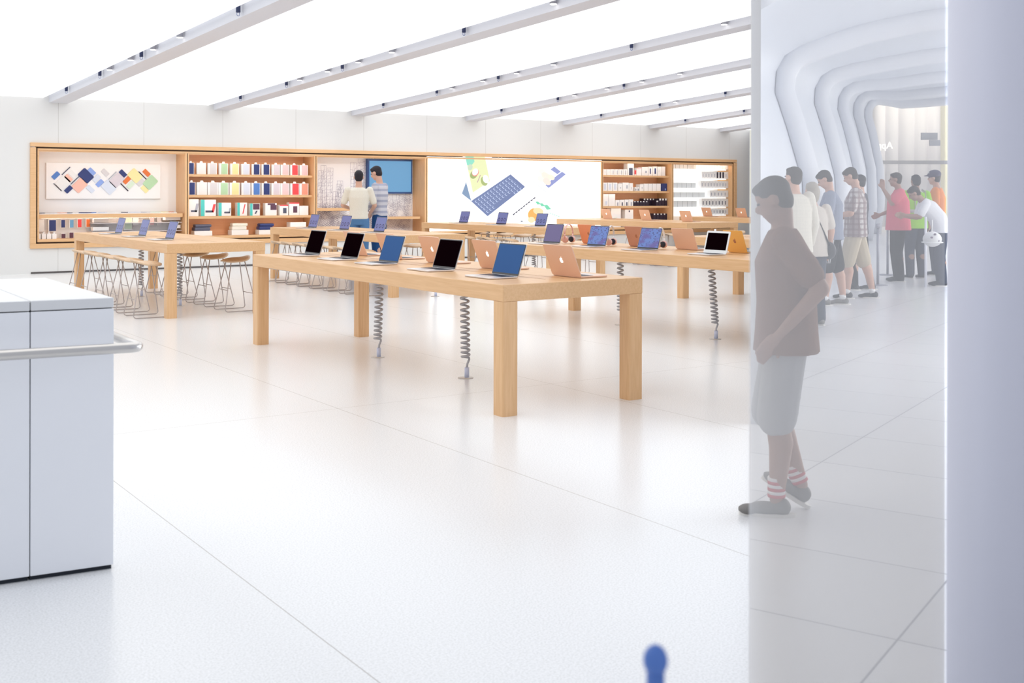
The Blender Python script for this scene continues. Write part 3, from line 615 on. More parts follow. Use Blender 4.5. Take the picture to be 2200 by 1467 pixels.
table(*T4, 'oak table at the right running into the partition, bright laptops and headphones on it', cut=True)
table(*T5, 'oak table mostly hidden behind the right-hand laptops, ends at the partition', cut=True)
table(*T7, 'oak table in front of the glowing light box, three blue laptops on it')
table(*T6, 'oak table with three rose gold laptops seen from behind', w_=1.45)
table(*T8, 'farthest oak table, under the white racks at the right', cut=True)
# ---------------------------------------------------------------- laptops
ROSE = mat('rose gold shell', (.86, .60, .47), .38, .35); CORAL = mat('coral shell', (.88, .36, .20), .4, .2); BROWN = mat('brown rose shell', (.62, .33, .24), .4, .3); GOLD = mat('gold shell', (.90, .52, .15), .4, .2)
DARKG = mat('dark keyboard', (.10, .10, .13), .5); LOGOW = mat('lit logo', (1, 1, 1), .4, emit=(1, 1, 1), es=.9); LOGOD = mat('mirror logo', (.45, .20, .12), .3, .3)
def screen_mat(name, kind):
    m = bpy.data.materials.new(name); m.use_nodes = True; nt = m.node_tree; p = nt.nodes['Principled BSDF']; L = nt.links.new; N = nt.nodes.new
    p.inputs['Base Color'].default_value = (.02, .02, .05, 1); p.inputs['Roughness'].default_value = .25; p.inputs['Emission Strength'].default_value = 1.0
    tc = N('ShaderNodeTexCoord'); mx = N('ShaderNodeMix'); mx.data_type = 'RGBA'
    if kind == 'rings':
        sp = N('ShaderNodeSeparateXYZ'); L(tc.outputs['Generated'], sp.inputs[0]); last = None
        for cx in (.2, .5, .8):
            c = N('ShaderNodeCombineXYZ'); c.inputs[0].default_value = cx*1.55; c.inputs[1].default_value = .36
            q = N('ShaderNodeCombineXYZ'); a = N('ShaderNodeMath'); a.operation = 'MULTIPLY'; a.inputs[1].default_value = 1.55; L(sp.outputs[0], a.inputs[0]); L(a.outputs[0], q.inputs[0]); L(sp.outputs[2], q.inputs[1])
            d = N('ShaderNodeVectorMath'); d.operation = 'DISTANCE'; L(q.outputs[0], d.inputs[0]); L(c.outputs[0], d.inputs[1])
            s = N('ShaderNodeMath'); s.operation = 'SUBTRACT'; L(d.outputs['Value'], s.inputs[0]); s.inputs[1].default_value = .13
            ab = N('ShaderNodeMath'); ab.operation = 'ABSOLUTE'; L(s.outputs[0], ab.inputs[0]); lt = N('ShaderNodeMath'); lt.operation = 'LESS_THAN'; L(ab.outputs[0], lt.inputs[0]); lt.inputs[1].default_value = .035
            if last: mm = N('ShaderNodeMath'); mm.operation = 'MAXIMUM'; L(last.outputs[0], mm.inputs[0]); L(lt.outputs[0], mm.inputs[1]); last = mm
            else: last = lt
        L(last.outputs[0], mx.inputs[0]); mx.inputs[6].default_value = (.125, .145, .34, 1); mx.inputs[7].default_value = (.03, .03, .11, 1)
    else:
        v = N('ShaderNodeTexVoronoi'); v.inputs['Scale'].default_value = 9; L(tc.outputs['Generated'], v.inputs[0])
        r = N('ShaderNodeValToRGB'); r.color_ramp.elements[0].position = .22; r.color_ramp.elements[0].color = (.015, .015, .09, 1); r.color_ramp.elements[1].position = .36; r.color_ramp.elements[1].color = (.09, .17, .46, 1)
        L(v.outputs['Distance'], r.inputs[0]); n = N('ShaderNodeTexNoise'); n.inputs['Scale'].default_value = 2.2; L(tc.outputs['Generated'], n.inputs[0])
        rr = N('ShaderNodeValToRGB'); rr.color_ramp.elements[0].position = .5; rr.color_ramp.elements[1].position = .62; L(n.outputs['Fac'], rr.inputs[0])
        L(rr.outputs[0], mx.inputs[0]); L(r.outputs[0], mx.inputs[6]); mx.inputs[7].default_value = (.09, .07, .27, 1)
        if kind == 'pat2': rr.color_ramp.elements[0].position = .42
    L(mx.outputs[2], p.inputs['Emission Color']); return m
SCR = dict(black=mat('black screen', (.004, .001, .002), .4, spec=0), navy=mat('dim blue screen', (.02, .06, .16), .08, emit=(.042, .080, .18), es=.8, spec=0), rings=screen_mat('blue screen with rings', 'rings'), pat=screen_mat('patterned screen', 'pat'), pat2=screen_mat('patterned screen two', 'pat2'), violet=mat('violet screen', (.04, .03, .08), .1, emit=(.10, .08, .20), es=.8))
def logo_pts(s):
    P = [(0, .62), (.16, .70), (.36, .68), (.52, .55), (.44, .45), (.37, .30), (.38, .12), (.46, -.02), (.58, -.10), (.50, -.32), (.36, -.55), (.22, -.66), (.10, -.60), (0, -.56), (-.12, -.60), (-.26, -.66), (-.42, -.50), (-.56, -.20), (-.60, .15), (-.52, .45), (-.34, .64), (-.16, .68)]
    return [(x*s, y*s) for x, y in P]
def logo_mesh(o, s, M, mt):
    o.prism(logo_pts(s), 0, .0012, mt, M); o.prism([(.02*s, .74*s), (.10*s, .92*s), (.26*s, 1.06*s), (.26*s, .92*s), (.16*s, .78*s)], 0, .0012, mt, M)
def rrect(w_, h_, r, n=3):
    return [(cx*(w_/2-r)+r*math.cos(q), cy*(h_/2-r)+r*math.sin(q)) for cx, cy, q0 in ((1, 1, 0), (-1, 1, math.pi/2), (-1, -1, math.pi), (1, -1, 1.5*math.pi)) for q in [q0+math.pi/2*i/n for i in range(n+1)]]
LP = {}
def laptop(w_, d_, shell, scr, tilt, bezel=.010, face=None, logo=None):
    """hinge along local x at y = 0, screen faces local -y; base lies towards -y"""
    key = (w_, d_, shell.name, scr, tilt, bezel, logo)
    r = thing('laptop', 'x', 'laptop')
    MB().prism(rrect(w_, d_, .012), 0, .011, M=Matrix.Translation((0, -d_/2, .002))).build('base', shell, r, .002)
    kb = MB(); kb.box(-w_*.44, w_*.44, -d_*.52, -d_*.08, .0131, .0137, DARKG)
    for j in range(5):
        for i in range(13): kb.box(-w_*.43+i*w_*.066+.001, -w_*.43+(i+1)*w_*.066-.002, -d_*.51+j*d_*.086+.001, -d_*.51+(j+1)*d_*.086-.002, .0137, .0145, DARK)
    kb.build('keyboard', None, r); MB().box(-w_*.17, w_*.17, -d_*.95, -d_*.58, .0131, .0134).build('trackpad', mat('trackpad', (.62, .62, .64), .3, .5), r)
    M = Matrix.Translation((0, -.001, .012)) @ Matrix.Rotation(-math.radians(tilt), 4, 'X')      # lid leans back
    ML = M @ Matrix.Translation((0, 0, d_/2)) @ Matrix.Rotation(math.pi/2, 4, 'X')
    lid = MB().prism(rrect(w_, d_, .012), -.006, 0, M=ML).build('lid', shell, r)
    if scr:
        MB().prism(rrect(w_-.004, d_-.004, .010), 0, .0008, M=ML).build('bezel', face or BLACK, r)
        sc = MB(); MS = M @ Matrix.Translation((0, 0, d_/2)); b = bezel
        sc.box(-w_/2+b, w_/2-b, -.0020, -.0009, -d_/2+b*1.7, d_/2-b, M=MS).build('screen', SCR[scr], r)
    if logo:
        o = MB(); logo_mesh(o, .030, ML @ Matrix.Translation((0, 0, -.006)) @ Matrix.Rotation(math.pi, 4, 'Y'), logo); o.build('logo', None, lid)
    return r
def put(proto, a, b, z, rz, label, grp, first):
    if first: proto.location = (a, b, z); proto.rotation_euler = (0, 0, rz); tag(proto, label, None, grp); return proto
    return dup(proto, (a, b, z), rz, label, grp)
zt = TZ+.0005
# local -y must point to world -x (viewer side): rotate so -y -> -x : rz = -90 deg
RV_, RB = -math.pi/2, math.pi/2
def row(spec, ah, w_, px_is='near'):
    pass
def at_near(px, ah, w_): return YB(px, ah)+w_/2      # px = column of the near hinge corner
W15, D15 = .349, .241; W13, D13 = .338, .234
blk = laptop(W15, D15, ALU, 'black', 18, logo=LOGOW); nav = laptop(W15, D15, ALU, 'navy', 18, logo=LOGOW)
n = 0
for px, pr, lab in [(687, blk, 'open laptop with black screen, farthest in the front row of the nearest table'), (768, blk, 'open laptop with black screen, second from the far end of the nearest table'), (855, nav, 'open laptop with dim blue screen, middle of the nearest table front row'), (978, blk, 'open laptop with black screen, next to the blue one nearest the viewer'), (1114, nav, 'open laptop with plain blue screen, nearest to the viewer')]:
    put(pr, T1[0]+.42, at_near(px, T1[0]+.42, W15), zt, RV_, lab, 'laptops on the nearest table', pr['label'] == 'x')
rs = laptop(W15, D15, ROSE, 'black', 22, logo=LOGOW); ah = T1[0]+TW-.43
for i, (px, lab) in enumerate([(1250, 'rose gold laptop seen from behind with glowing logo, near end of the nearest table'), (1085, 'laptop facing away behind the blue screen laptop, only its base edge showing'), (962, 'laptop facing away behind the fourth black laptop'), (865, 'rose laptop facing away between the second and third black screens'), (790, 'rose laptop facing away, farthest in the rear row of the nearest table')]):
    put(rs, ah, at_near(px, ah, W15), zt, RB, lab, 'laptops on the nearest table', i == 0)
rg = laptop(W13, D13, ALU, 'rings', 16, logo=LOGOW); first = True
for (T, L_) in [(T2, [(261, 'blue ringed laptop, farthest on the far left table'), (313, 'blue ringed laptop, middle one on the far left table'), (373, 'blue ringed laptop, nearest on the far left table')]),
        (T3, [(680, 'blue ringed laptop, farthest on the table before the two men'), (749, 'blue ringed laptop in front of the man in the cream shirt'), (825, 'blue ringed laptop in front of the man in the striped shirt')]),
        (T7, [(1005, 'pale blue ringed laptop, left of three before the light box'), (1087, 'blue ringed laptop, middle of three before the light box'), (1172, 'blue ringed laptop, right of three before the light box')])]:
    for px, lab in L_:
        a = T[0]+.38; put(rg, a, at_near(px, a, W13), zt, RV_, lab, 'blue ringed laptops', first); first = False
# the right table
a = T4[0]+.40
p1 = laptop(W13, D13, ALU, 'violet', 16, logo=LOGOW); put(p1, a, at_near(1203, a, W13), zt, RV_, 'open laptop with dark violet screen, leftmost on the right table', 'laptops on the right table', True)
p2 = laptop(W13, D13, ALU, 'pat', 16, logo=LOGOW); put(p2, a, at_near(1301, a, W13), zt, RV_, 'open laptop with blue flower-pattern screen, second on the right table', 'laptops on the right table', True)
p3 = laptop(W13, D13, ALU, 'pat2', 16, logo=LOGOW); put(p3, a, at_near(1414, a, W13), zt, RV_, 'open laptop with blue and purple pattern screen, third on the right table', 'laptops on the right table', True)
p4 = laptop(.325, .227, ALU, 'black', 15, bezel=.020, face=mat('silver bezel', (.78, .80, .80), .4, .3)); put(p4, a, at_near(1561, a, .325), zt, RV_, 'silver-framed laptop with black screen, fourth on the right table', 'laptops on the right table', True)
a = T4[0]+TW-.42
for px, mt_, lab in [(1290, CORAL, 'coral laptop seen from behind, left on the right table'), (1395, BROWN, 'reddish brown laptop seen from behind on the right table'), (1500, ROSE, 'rose laptop seen from behind, left of the silver-framed one')]:
    q = laptop(W13, D13, mt_, 'black', 20, logo=LOGOD if mt_ is not ROSE else None); put(q, a, at_near(px, a, W13), zt, RB, lab, 'laptops on the right table', True)
q = laptop(.27, D13, GOLD, 'black', 20, logo=LOGOD); gold = put(q, a, at_near(1611, a, .27)+.03, zt, RB, 'orange gold laptop seen from behind, against the partition', 'laptops on the right table', True)
q = laptop(W13, D13, ROSE, 'black', 20, logo=LOGOW); first = True
for T, px, lab in [(T6, 1316, 'rose gold laptop with glowing logo, left of three on its table'), (T6, 1400, 'rose gold laptop with glowing logo, middle of three on its table'), (T6, 1489, 'rose gold laptop with glowing logo, right of three on its table'), (T8, 1531, 'rose gold laptop in front of the white racks, on the farthest table'), (T8, 1606, 'rose gold laptop beside the partition, on the farthest table')]:
    a = T[0]+.75; lastlap = put(q, a, at_near(px, a, W13), zt, RB, lab, 'rose gold laptops at the back right', first); first = False
bpy.context.view_layer.update()
def trim_wall(ob):
    if ob.type == 'MESH':
        mw = ob.matrix_world; ob.data = ob.data.copy(); bm = bmesh.new(); bm.from_mesh(ob.data); inv = mw.inverted()
        r = bmesh.ops.bisect_plane(bm, geom=bm.verts[:]+bm.edges[:]+bm.faces[:], plane_co=inv @ wp(10, -.004), plane_no=inv.to_3x3() @ nrw, clear_outer=True)
        ed = [e for e in r['geom_cut'] if isinstance(e, bmesh.types.BMEdge)]
        if ed: bmesh.ops.holes_fill(bm, edges=ed, sides=0)
        bm.to_mesh(ob.data); bm.free()
    for c in ob.children: trim_wall(c)
trim_wall(gold); trim_wall(lastlap)
# ---------------------------------------------------------------- headphones
def headphones(a, b, rz, c1, c2, lab):
    r = thing('headphones', lab, 'headphones', (a, b, TZ+.001), rz, 'headphones on the right table'); R = .085
    MB().tube([(R*math.cos(t), 0, .115+.115*math.sin(t)) for t in [math.pi*i/18 for i in range(19)]], .011, 10, r2=.005).build('headband', c1, r)
    for s in (-1, 1):
        MB().tube([(s*R, 0, .115), (s*R*.98, 0, .06)], .009, 8).build('slider', c1, r)
        cp_ = MB(); Mx = Matrix.Translation((s*R*.86, 0, .046)) @ Matrix.Rotation(math.pi/2, 4, 'Y'); o2 = MB().cyl((0, 0), .040, -.016, .016, 20); o2.v = [tuple(Mx @ Vector(v)) for v in o2.v]; e = o2.build('ear_cup', c2, r, .005)
        o3 = MB().cyl((0, 0), .034, (.016 if s < 0 else -.030), (.030 if s < 0 else -.016), 20); o3.v = [tuple(Mx @ Vector(v)) for v in o3.v]; o3.build('ear_cushion', DARK, r, .004)
RG = mat('rose gold plastic', (.85, .52, .48), .35, .3); SV = mat('silver plastic', (.74, .74, .78), .3, .4)
a = T4[0]+TW*.52+.06
headphones(a, YB(1222, a), .3, RG, RG, 'pink headphones beside the violet laptop'); headphones(a, YB(1313, a), .5, SV, RG, 'silver headphones with dark cushions beside the patterned laptop')
headphones(a, YB(1419, a), .3, mat('white plastic', (.92, .90, .90), .35), RG, 'white and pink headphones behind the purple patterned laptop'); headphones(a+.1, YB(1537, a+.1), .8, mat('white plastic', (.9, .9, .9)), mat('white plastic', (.9, .9, .9)), 'white headphones peeping over the silver-framed laptop')
# ---------------------------------------------------------------- stools
def stool():
    r = thing('bar_stool', 'x', 'stool')
    o = MB(); nu, nv = 28, 7; vs = []; fs = []                       # saddle seat: a thin rounded shell, curled up at the rear (+y local)
    for side in (0, 1):
        for j in range(nv+1):
            for i in range(nu):
                t = 2*math.pi*i/nu; q = j/nv; ex = .82
                x = .185*q*math.copysign(abs(math.cos(t))**ex, math.cos(t)); y = .175*q*math.copysign(abs(math.sin(t))**ex, math.sin(t))
                z = .672-1.1*x*x*(1-.3*y/.175)+.35*y*abs(y)+(.010*(y/.175)**3)-.012*max(0, -y/.175)**2-(.016 if side else 0)
                vs.append((x, y, z))
    B = (nv+1)*nu
    for s in (0, 1):
        for j in range(nv):
            for i in range(nu):
                q = (s*B+j*nu+i, s*B+(j+1)*nu+i, s*B+(j+1)*nu+(i+1) % nu, s*B+j*nu+(i+1) % nu); fs.append(q if s == 0 else q[::-1])
    for i in range(nu): fs.append((nv*nu+i, B+nv*nu+i, B+nv*nu+(i+1) % nu, nv*nu+(i+1) % nu))
    o.add(vs, fs, None, True).build('seat', SEATW, r)
    MB().tube([(.10*math.cos(t), .085*math.sin(t), .640) for t in [2*math.pi*i/16 for i in range(16)]], .006, 6, closed=True).build('seat_ring', ROD, r)
    for s in (-1, 1):
        x0, x1 = s*.20, s*.085; c = .025
        pts = [(x1, -.085, .640)]+[(x0, -.20+(.0), .012+c)]
        P = [Vector((x1, -.085, .640)), Vector((x0, -.205, .035)), Vector((x0, -.195, .017)), Vector((x0, -.175, .0085)), Vector((x0, .175, .0085)), Vector((x0, .195, .017)), Vector((x0, .205, .035)), Vector((x1, .085, .640))]
        MB().tube(P, .0062, 7).build('sled_leg', ROD, r)
    for s in (-1, 1):
        z = .27 if s < 0 else .22; f = 1-(z-.035)/.605; x = .085+.115*f; y = s*(.085+.12*f)
        MB().tube([(-x, y, z), (x, y, z)], .005, 6).build('footrest', ROD, r)
    return r
st = stool(); first = True
def put_stool(a, b, rz, lab, grp):
    global first
    if first: st.location = (a, b, 0); st.rotation_euler = (0, 0, rz); tag(st, lab, None, grp); first = False
    else: dup(st, (a, b, 0), rz, lab, grp)
# stool local x (sleds apart) runs along world y; local y (rear lip) points away from the table
for i, px in enumerate([184, 209, 242, 276, 314]): put_stool(T2[0]-.135, YB(px, T2[0]-.135), math.pi/2, f'wooden stool on the left side of the far left table, {ORD[i]} from the wall', 'stools at the far left table')
for i, px in enumerate([352, 384, 421, 460, 506]): put_stool(T2[0]+TW-.20, YB(px, T2[0]+TW-.20), -math.pi/2, f'wooden stool on the right side of the far left table, {ORD[i]} from the wall', 'stools at the far left table')
for i, px in enumerate([606, 628, 652, 679, 708, 742, 781]): put_stool(T3[0]-.15, YB(px, T3[0]-.15), math.pi/2, f'wooden stool left of the table before the two men, {ORD[i]} from the wall', 'stools at the table before the two men')
for i, px in enumerate([856, 892, 928]): put_stool(T3[0]+TW+.12, YB(px, T3[0]+TW+.12), -math.pi/2, f'wooden stool right of the table before the two men, {ORD[i]} shown', 'stools at the table before the two men')
for i, px in enumerate([963, 1002, 1047, 1092]): put_stool(T7[0]-.17, YB(px, T7[0]-.17), math.pi/2, f'wooden stool on the near side of the light box table, {ORD[i]} from the left', 'stools at the light box table')
for i, px in enumerate([1048, 1083, 1122, 1160, 1262]): put_stool(T7[0]+TW+.12, YB(px, T7[0]+TW+.12), -math.pi/2, f'wooden stool on the far side of the light box table, {ORD[i]} from the left', 'stools at the light box table')
for i, px in enumerate([1362, 1398, 1436]): put_stool(T6[0]-.25, YB(px, T6[0]-.25), math.pi/2, f'wooden stool before the rose gold laptop table, {ORD[i]} from the left', 'stools at the rose gold laptop table')
for i, px in enumerate([1582]): put_stool(T6[0]+1.45+.3, YB(px, T6[0]+1.75), -math.pi/2, 'wooden stool right of the rose gold laptop table', 'stools at the rose gold laptop table')
# black bag resting on a stool of the far left table
a = T2[0]+TW-.20; b = YB(421, a); r = thing('black_bag', 'dark rounded bag lying on a stool at the far left table', 'bag', (a, b, .676))
MB().ell((0, 0, .042), (.10, .15, .040), mt=None).build('bag_body', mat('black leather', (.03, .025, .05), .4), r); MB().tube([(0, .11*math.cos(t), .045+.04*math.sin(t)) for t in [math.pi*i/12 for i in range(13)]], .008, 6).build('handle', mat('black leather', (.03, .03, .05)), r)
# ---------------------------------------------------------------- coiled cords from the tables to the floor
def cord(a, b, lab, lean=(0, 0), turns=14, R=.032, rr=.0092, ztop=TZ-AP, zbot=.16):
    r = thing('coiled_cord', lab, 'cord', (a, b, 0), 0, 'coiled cords under the tables'); P = []; n = turns*14
    for i in range(n+1):
        t = i/n; u = t**1.25*.55+t*.45; z = zbot+(ztop-zbot)*(u); q = 2*math.pi*turns*t; k = (z-zbot)/(ztop-zbot)
        P.append((R*math.cos(q)+lean[0]*k, R*math.sin(q)+lean[1]*k, z))
    MB().tube([(.012, .0, .075), (.016, 0, .11), (R*.9, -.01, .15)]+P, rr, 7).build('coil', GREYC, r)
    MB().cyl((.012, 0), .019, .004, .085, 16).build('plug', PALEB, r); MB().cyl((.0, 0), .062, 0, .004, 24).build('floor_plate', mat('floor plate', (.70, .68, .66), .4, .3), r)
for a, px, lean, lab in [(T1[0]+.65, 1001, (0, .02), 'grey coiled cord hanging under the middle of the nearest table'), (T1[0]+.60, 812, (0, -.04), 'grey coiled cord under the far end of the nearest table'),
        (T2[0]+.60, 303, (0, -.02), 'grey coiled cord under the far left table, left of its front leg'), (T2[0]+.62, 386, (0, 0), 'grey coiled cord under the far left table, right of its front leg'), (T4[0]+.62, 1537, (0, .06), 'long grey coiled cord under the right table beside the partition'), (T4[0]+.62, 1333, (0, .0), 'grey coiled cord under the left half of the right table'),
        (T7[0]+.6, 1049, (0, .0), 'grey coiled cord under the left half of the light box table'), (T7[0]+.6, 1147, (0, .0), 'grey coiled cord under the right half of the light box table'), (T3[0]+.62, 935, (0, 0), 'grey coiled cord under the table before the two men')]:
    cord(a, YB(px, a), lab, lean)
# ---------------------------------------------------------------- counter in the left foreground
CNT = mat('powder blue grey panel', (.93, .945, .98), .55, noise=.02, nscale=300); CTOP = mat('counter top', (.78, .79, .80), .45)
Cn = Vector((*C2R(-1.581, 4.535), 0))
def dr(X, Y): v = Vector((*C2R(X, Y), 0)); return v.normalized()
fd, sd_ = dr(-.885, -.466), dr(-.557, .831)
def foot(s0, s1, t0, t1): return [Cn+fd*s1+sd_*t0, Cn+fd*s0+sd_*t0, Cn+fd*s0+sd_*t1, Cn+fd*s1+sd_*t1]
def lift(P, z): return [p+Vector((0, 0, z)) for p in P]
HT = 1.078
for i, (s0, s1, lab) in enumerate([(0, .305, 'blue grey counter cabinet at the left edge, right unit with the free corner'), (.309, 1.1, 'blue grey counter cabinet cut by the left picture edge, left unit')]):
    r = thing('counter_cabinet', lab, 'cabinet', (0, 0, 0), 0, 'counter cabinets'); 
    MB().hexa(lift(foot(s0, s1, 0, 1.25), .018), lift(foot(s0, s1, 0, 1.25), HT-.043)).build('body', CNT, r, .002)
    MB().hexa(lift(foot(s0, s1, .0, 1.25), HT-.039), lift(foot(s0, s1, .0, 1.25), HT)).build('top_slab', CTOP, r, .003)
    MB().hexa(lift(foot(s0+.005, s1, .012, 1.23), 0), lift(foot(s0+.005, s1, .012, 1.23), HT-.01)).build('dark_core', mat('dark core', (.02, .025, .035), .8), r)
MB().hexa(lift(foot(.45, 1.05, .12, .75), HT+.0), lift(foot(.45, 1.05, .12, .75), HT+.004)).build('counter_inset', mat('grey inset', (.50, .47, .50), .5), r)
r = thing('hand_rail', 'round stainless steel rail in front of the counter', 'rail', (0, 0, 0)); rn = Vector((-fd.y, fd.x, 0)); rn = rn if rn.dot(Cn) < 0 else -rn
Pc = Vector((*C2R(-.3255*4.46, 4.46), 0)); rz_ = .892
pts = [Pc+fd*1.0, Pc+fd*.05]+[Pc+fd*(.04*(1-math.sin(t)))+sd_*(.04*(1-math.cos(t))) for t in [math.pi/2*i/6 for i in range(7)]]+[Pc+sd_*.05, Pc+sd_*.95]
MB().tube([p+Vector((0, 0, rz_)) for p in pts], .0205, 16).build('rail_tube', STEEL, r)
for s in (.35, .9): 
    q = Pc+fd*s; MB().tube([q+Vector((0, 0, rz_)), q-rn*.075+Vector((0, 0, rz_))], .010, 10).build('bracket', STEEL, r)
# blue topped post right in front, out of focus
x, y = C2R(.1265*1.0, 1.0); r = thing('barrier_post', 'slim blurred blue post at the bottom edge, closest to the viewer', 'post', (x, y, 0)); BLU = mat('blue post', (.10, .22, .62), .4)
MB().cyl((0, 0), .008, .01, 1.085, 18).build('pole', BLU, r); MB().ell((0, 0, 1.09), (.011, .011, .014)).build('knob', BLU, r); MB().cyl((0, 0), .08, 0, .012, 28).build('base', BLU, r)
# ---------------------------------------------------------------- the concourse beyond the reflection haze, a reflected scene built as real space right of the partition
def V3(X, Y, z): return Vector((*C2R(X, Y), z))
RIBM = mat('white painted rib', (.78, .80, .86), .5); SKINM = mat('white vault lining', (.70, .73, .80), .6)
def path(Y):
    d = Y-18.2; sx, sz = .367*d, .05*d
    L = [(4.64, 0, 0), (4.78, .8, .3), (4.74, 1.7, .6), (4.48, 2.6, .9), (4.31, 3.1, 1), (4.33, 3.38, 1), (4.45, 3.60, 1), (4.68, 3.74, 1), (5.07, 3.89, .85), (5.59, 4.06, .62), (6.5, 4.26, .5), (7.8, 4.44, .45), (9.75, 4.55, .4), (12.3, 4.5, .4), (13.8, 3.8, 1), (14.2, 0, 0)]
    return [(x+sx, z+sz*f) for x, z, f in L]
def cut_left(ob):
    bm = bmesh.new(); bm.from_mesh(ob.data); g = bm.verts[:]+bm.edges[:]+bm.faces[:]
    r = bmesh.ops.bisect_plane(bm, geom=g, plane_co=wp(10, .065), plane_no=-nrw, clear_outer=True)
    ed = [e for e in r['geom_cut'] if isinstance(e, bmesh.types.BMEdge)]
    if ed: bmesh.ops.holes_fill(bm, edges=ed, sides=0)
    bm.to_mesh(ob.data); bm.free(); return ob
RY = [11.4, 18.2, 24.2, 30.2, 36.1, 42.1]
for i, Y in enumerate(RY):
    P = path(Y); n = len(P); o = MB(); rings = []
    for j, (x, z) in enumerate(P):
        a = P[max(j-1, 0)]; b = P[min(j+1, n-1)]; t = Vector((b[0]-a[0], b[1]-a[1])).normalized(); nn = Vector((t.y, -t.x))     # inward
        ring = []
        for u, v in ((-.20, -.38), (-.08, -.42), (.12, -.28), (.20, 0), (.12, .28), (-.08, .42), (-.20, .38)):
            ring.append(V3(x+nn.x*u, Y+v, max(z+nn.y*u, .0)))
        rings.append(ring)
    vs = [p for r in rings for p in r]; k = 7
    fs = [(j*k+q, j*k+(q+1) % k, (j+1)*k+(q+1) % k, (j+1)*k+q) for j in range(n-1) for q in range(k)]+[tuple(range(k-1, -1, -1)), tuple(range((n-1)*k, n*k))]
    ob = cut_left(o.add(vs, fs, None, True).build('vault_rib', RIBM))
    tag(ob, ['curved white rib nearest the viewer, crossing the top right of the picture', 'curved white rib behind the dark-haired man in the pale shirt', 'curved white rib behind the youth in the grey shirt', 'curved white rib behind the man in the checked shirt', 'curved white rib just left of the man in the pink shirt', 'slim far rib next to the bright far hall'][i], 'rib', 'white vault ribs')
# lining behind the ribs
o = MB(); vs = []; YS = [10.5, 18.2, 26, 34, 43.2]; n = len(path(14))
for Y in YS:
    P = path(Y)
    for side in (.08, .30):
        for j, (x, z) in enumerate(P):
            a = P[max(j-1, 0)]; b = P[min(j+1, n-1)]; t = Vector((b[0]-a[0], b[1]-a[1])).normalized(); nn = Vector((t.y, -t.x)); vs.append(V3(x-nn.x*side, Y, max(z-nn.y*side, 0)))
fs = []; R = 2*n; J = 11
for i in range(len(YS)-1):
    for j in range(n-1):
        if j > J: continue
        a, b = i*R+j, (i+1)*R+j; fs += [(a, a+1, b+1, b), (a+n, b+n, b+n+1, a+n+1)]
struct(cut_left(o.add(vs, fs, None, True).build('wall_concourse', SKINM)))
# concourse floor with its own joints
def cf():
    m = bpy.data.materials.new('concourse stone'); m.use_nodes = True; nt = m.node_tree; p = nt.nodes['Principled BSDF']; L = nt.links.new; N = nt.nodes.new
    tc = N('ShaderNodeTexCoord'); mp = N('ShaderNodeMapping'); mp.inputs['Rotation'].default_value = (0, 0, math.radians(-22)); L(tc.outputs['Object'], mp.inputs[0])
    b = N('ShaderNodeTexBrick'); b.offset = 0; b.inputs['Scale'].default_value = 1; b.inputs['Mortar Size'].default_value = .004; b.inputs['Brick Width'].default_value = .78; b.inputs['Row Height'].default_value = .52*2; L(mp.outputs[0], b.inputs[0])
    b.inputs['Color1'].default_value = (.74, .74, .76, 1); b.inputs['Color2'].default_value = (.80, .80, .82, 1); b.inputs['Mortar'].default_value = (.30, .30, .33, 1)
    L(b.outputs['Color'], p.inputs['Base Color']); p.inputs['Roughness'].default_value = .3; return m
q = [wp(.3, 0), V3(10, -1, 0), V3(40, 50, 0), wp(50, 0)]
struct(MB().hexa([p+Vector((0, 0, .0005)) for p in q], [p+Vector((0, 0, .003)) for p in q]).build('floor_concourse', cf()))
# bright far hall, its wall lit by an added area light
lamp('AREA', 'hall_fill', V3(19, 46, 9), V3(18.5, 54, 2), 900, (1, .97, .86), shape='RECTANGLE', size=10, size_y=2)
FAR = mat('warm far wall', (.90, .87, .70), .7)
struct(MB().hexa([V3(11, 54, 0), V3(34, 54, 0), V3(34, 54.3, 0), V3(11, 54.3, 0)], [V3(11, 54, 10), V3(34, 54, 10), V3(34, 54.3, 10), V3(11, 54.3, 10)]).build('wall_far', FAR))
for i, (px, wd) in enumerate([(1888, .30), (1914, .34), (1945, .42), (1973, .42), (2003, .36)]):
    x = (px-1100)/F*51; c = V3(x, 51, 0)
    tag(MB().cyl((0, 0), wd, 0, 7.5, 18, r2=wd*.9).build('hall_column', mat('pale column', (.84, .83, .86), .6), None, 0, c), f'tall pale column in the bright far hall, {ORD[i]} from the left', 'column', 'columns in the far hall')
rl = thing('balcony_rail', 'thin dark rail line across the bright far hall above the heads', 'rail', tuple(V3(18.5, 50, 2.76))); rl.rotation_euler = (0, 0, -TH)
MB().box(-4, 2.4, -.03, .03, 0, .16).build('rail_bar', mat('grey rail', (.30, .30, .33), .6), rl)
tx = bpy.data.curves.new('sign_text', 'FONT'); tx.body = 'Apple'; tx.size = .42; tx.extrude = .02; tx.align_x = 'CENTER'
so = bpy.data.objects.new('white_sign_letters', tx); COL.objects.link(so); so.data.materials.append(mat('white sign', (1, 1, 1), .5, emit=(1, 1, 1), es=1.6))
bpy.context.view_layer.update(); me = bpy.data.meshes.new_from_object(so.evaluated_get(bpy.context.evaluated_depsgraph_get())); bpy.data.objects.remove(so)
so = bpy.data.objects.new('white_sign_letters', me); COL.objects.link(so); so.location = V3((1893-1100)/F*49, 49, 3.40); so.rotation_euler = (math.pi/2, 0, -TH); so.scale = (-1, 1, 1)
tag(so, 'small glowing white mirror-written sign letters in the far hall', 'sign')
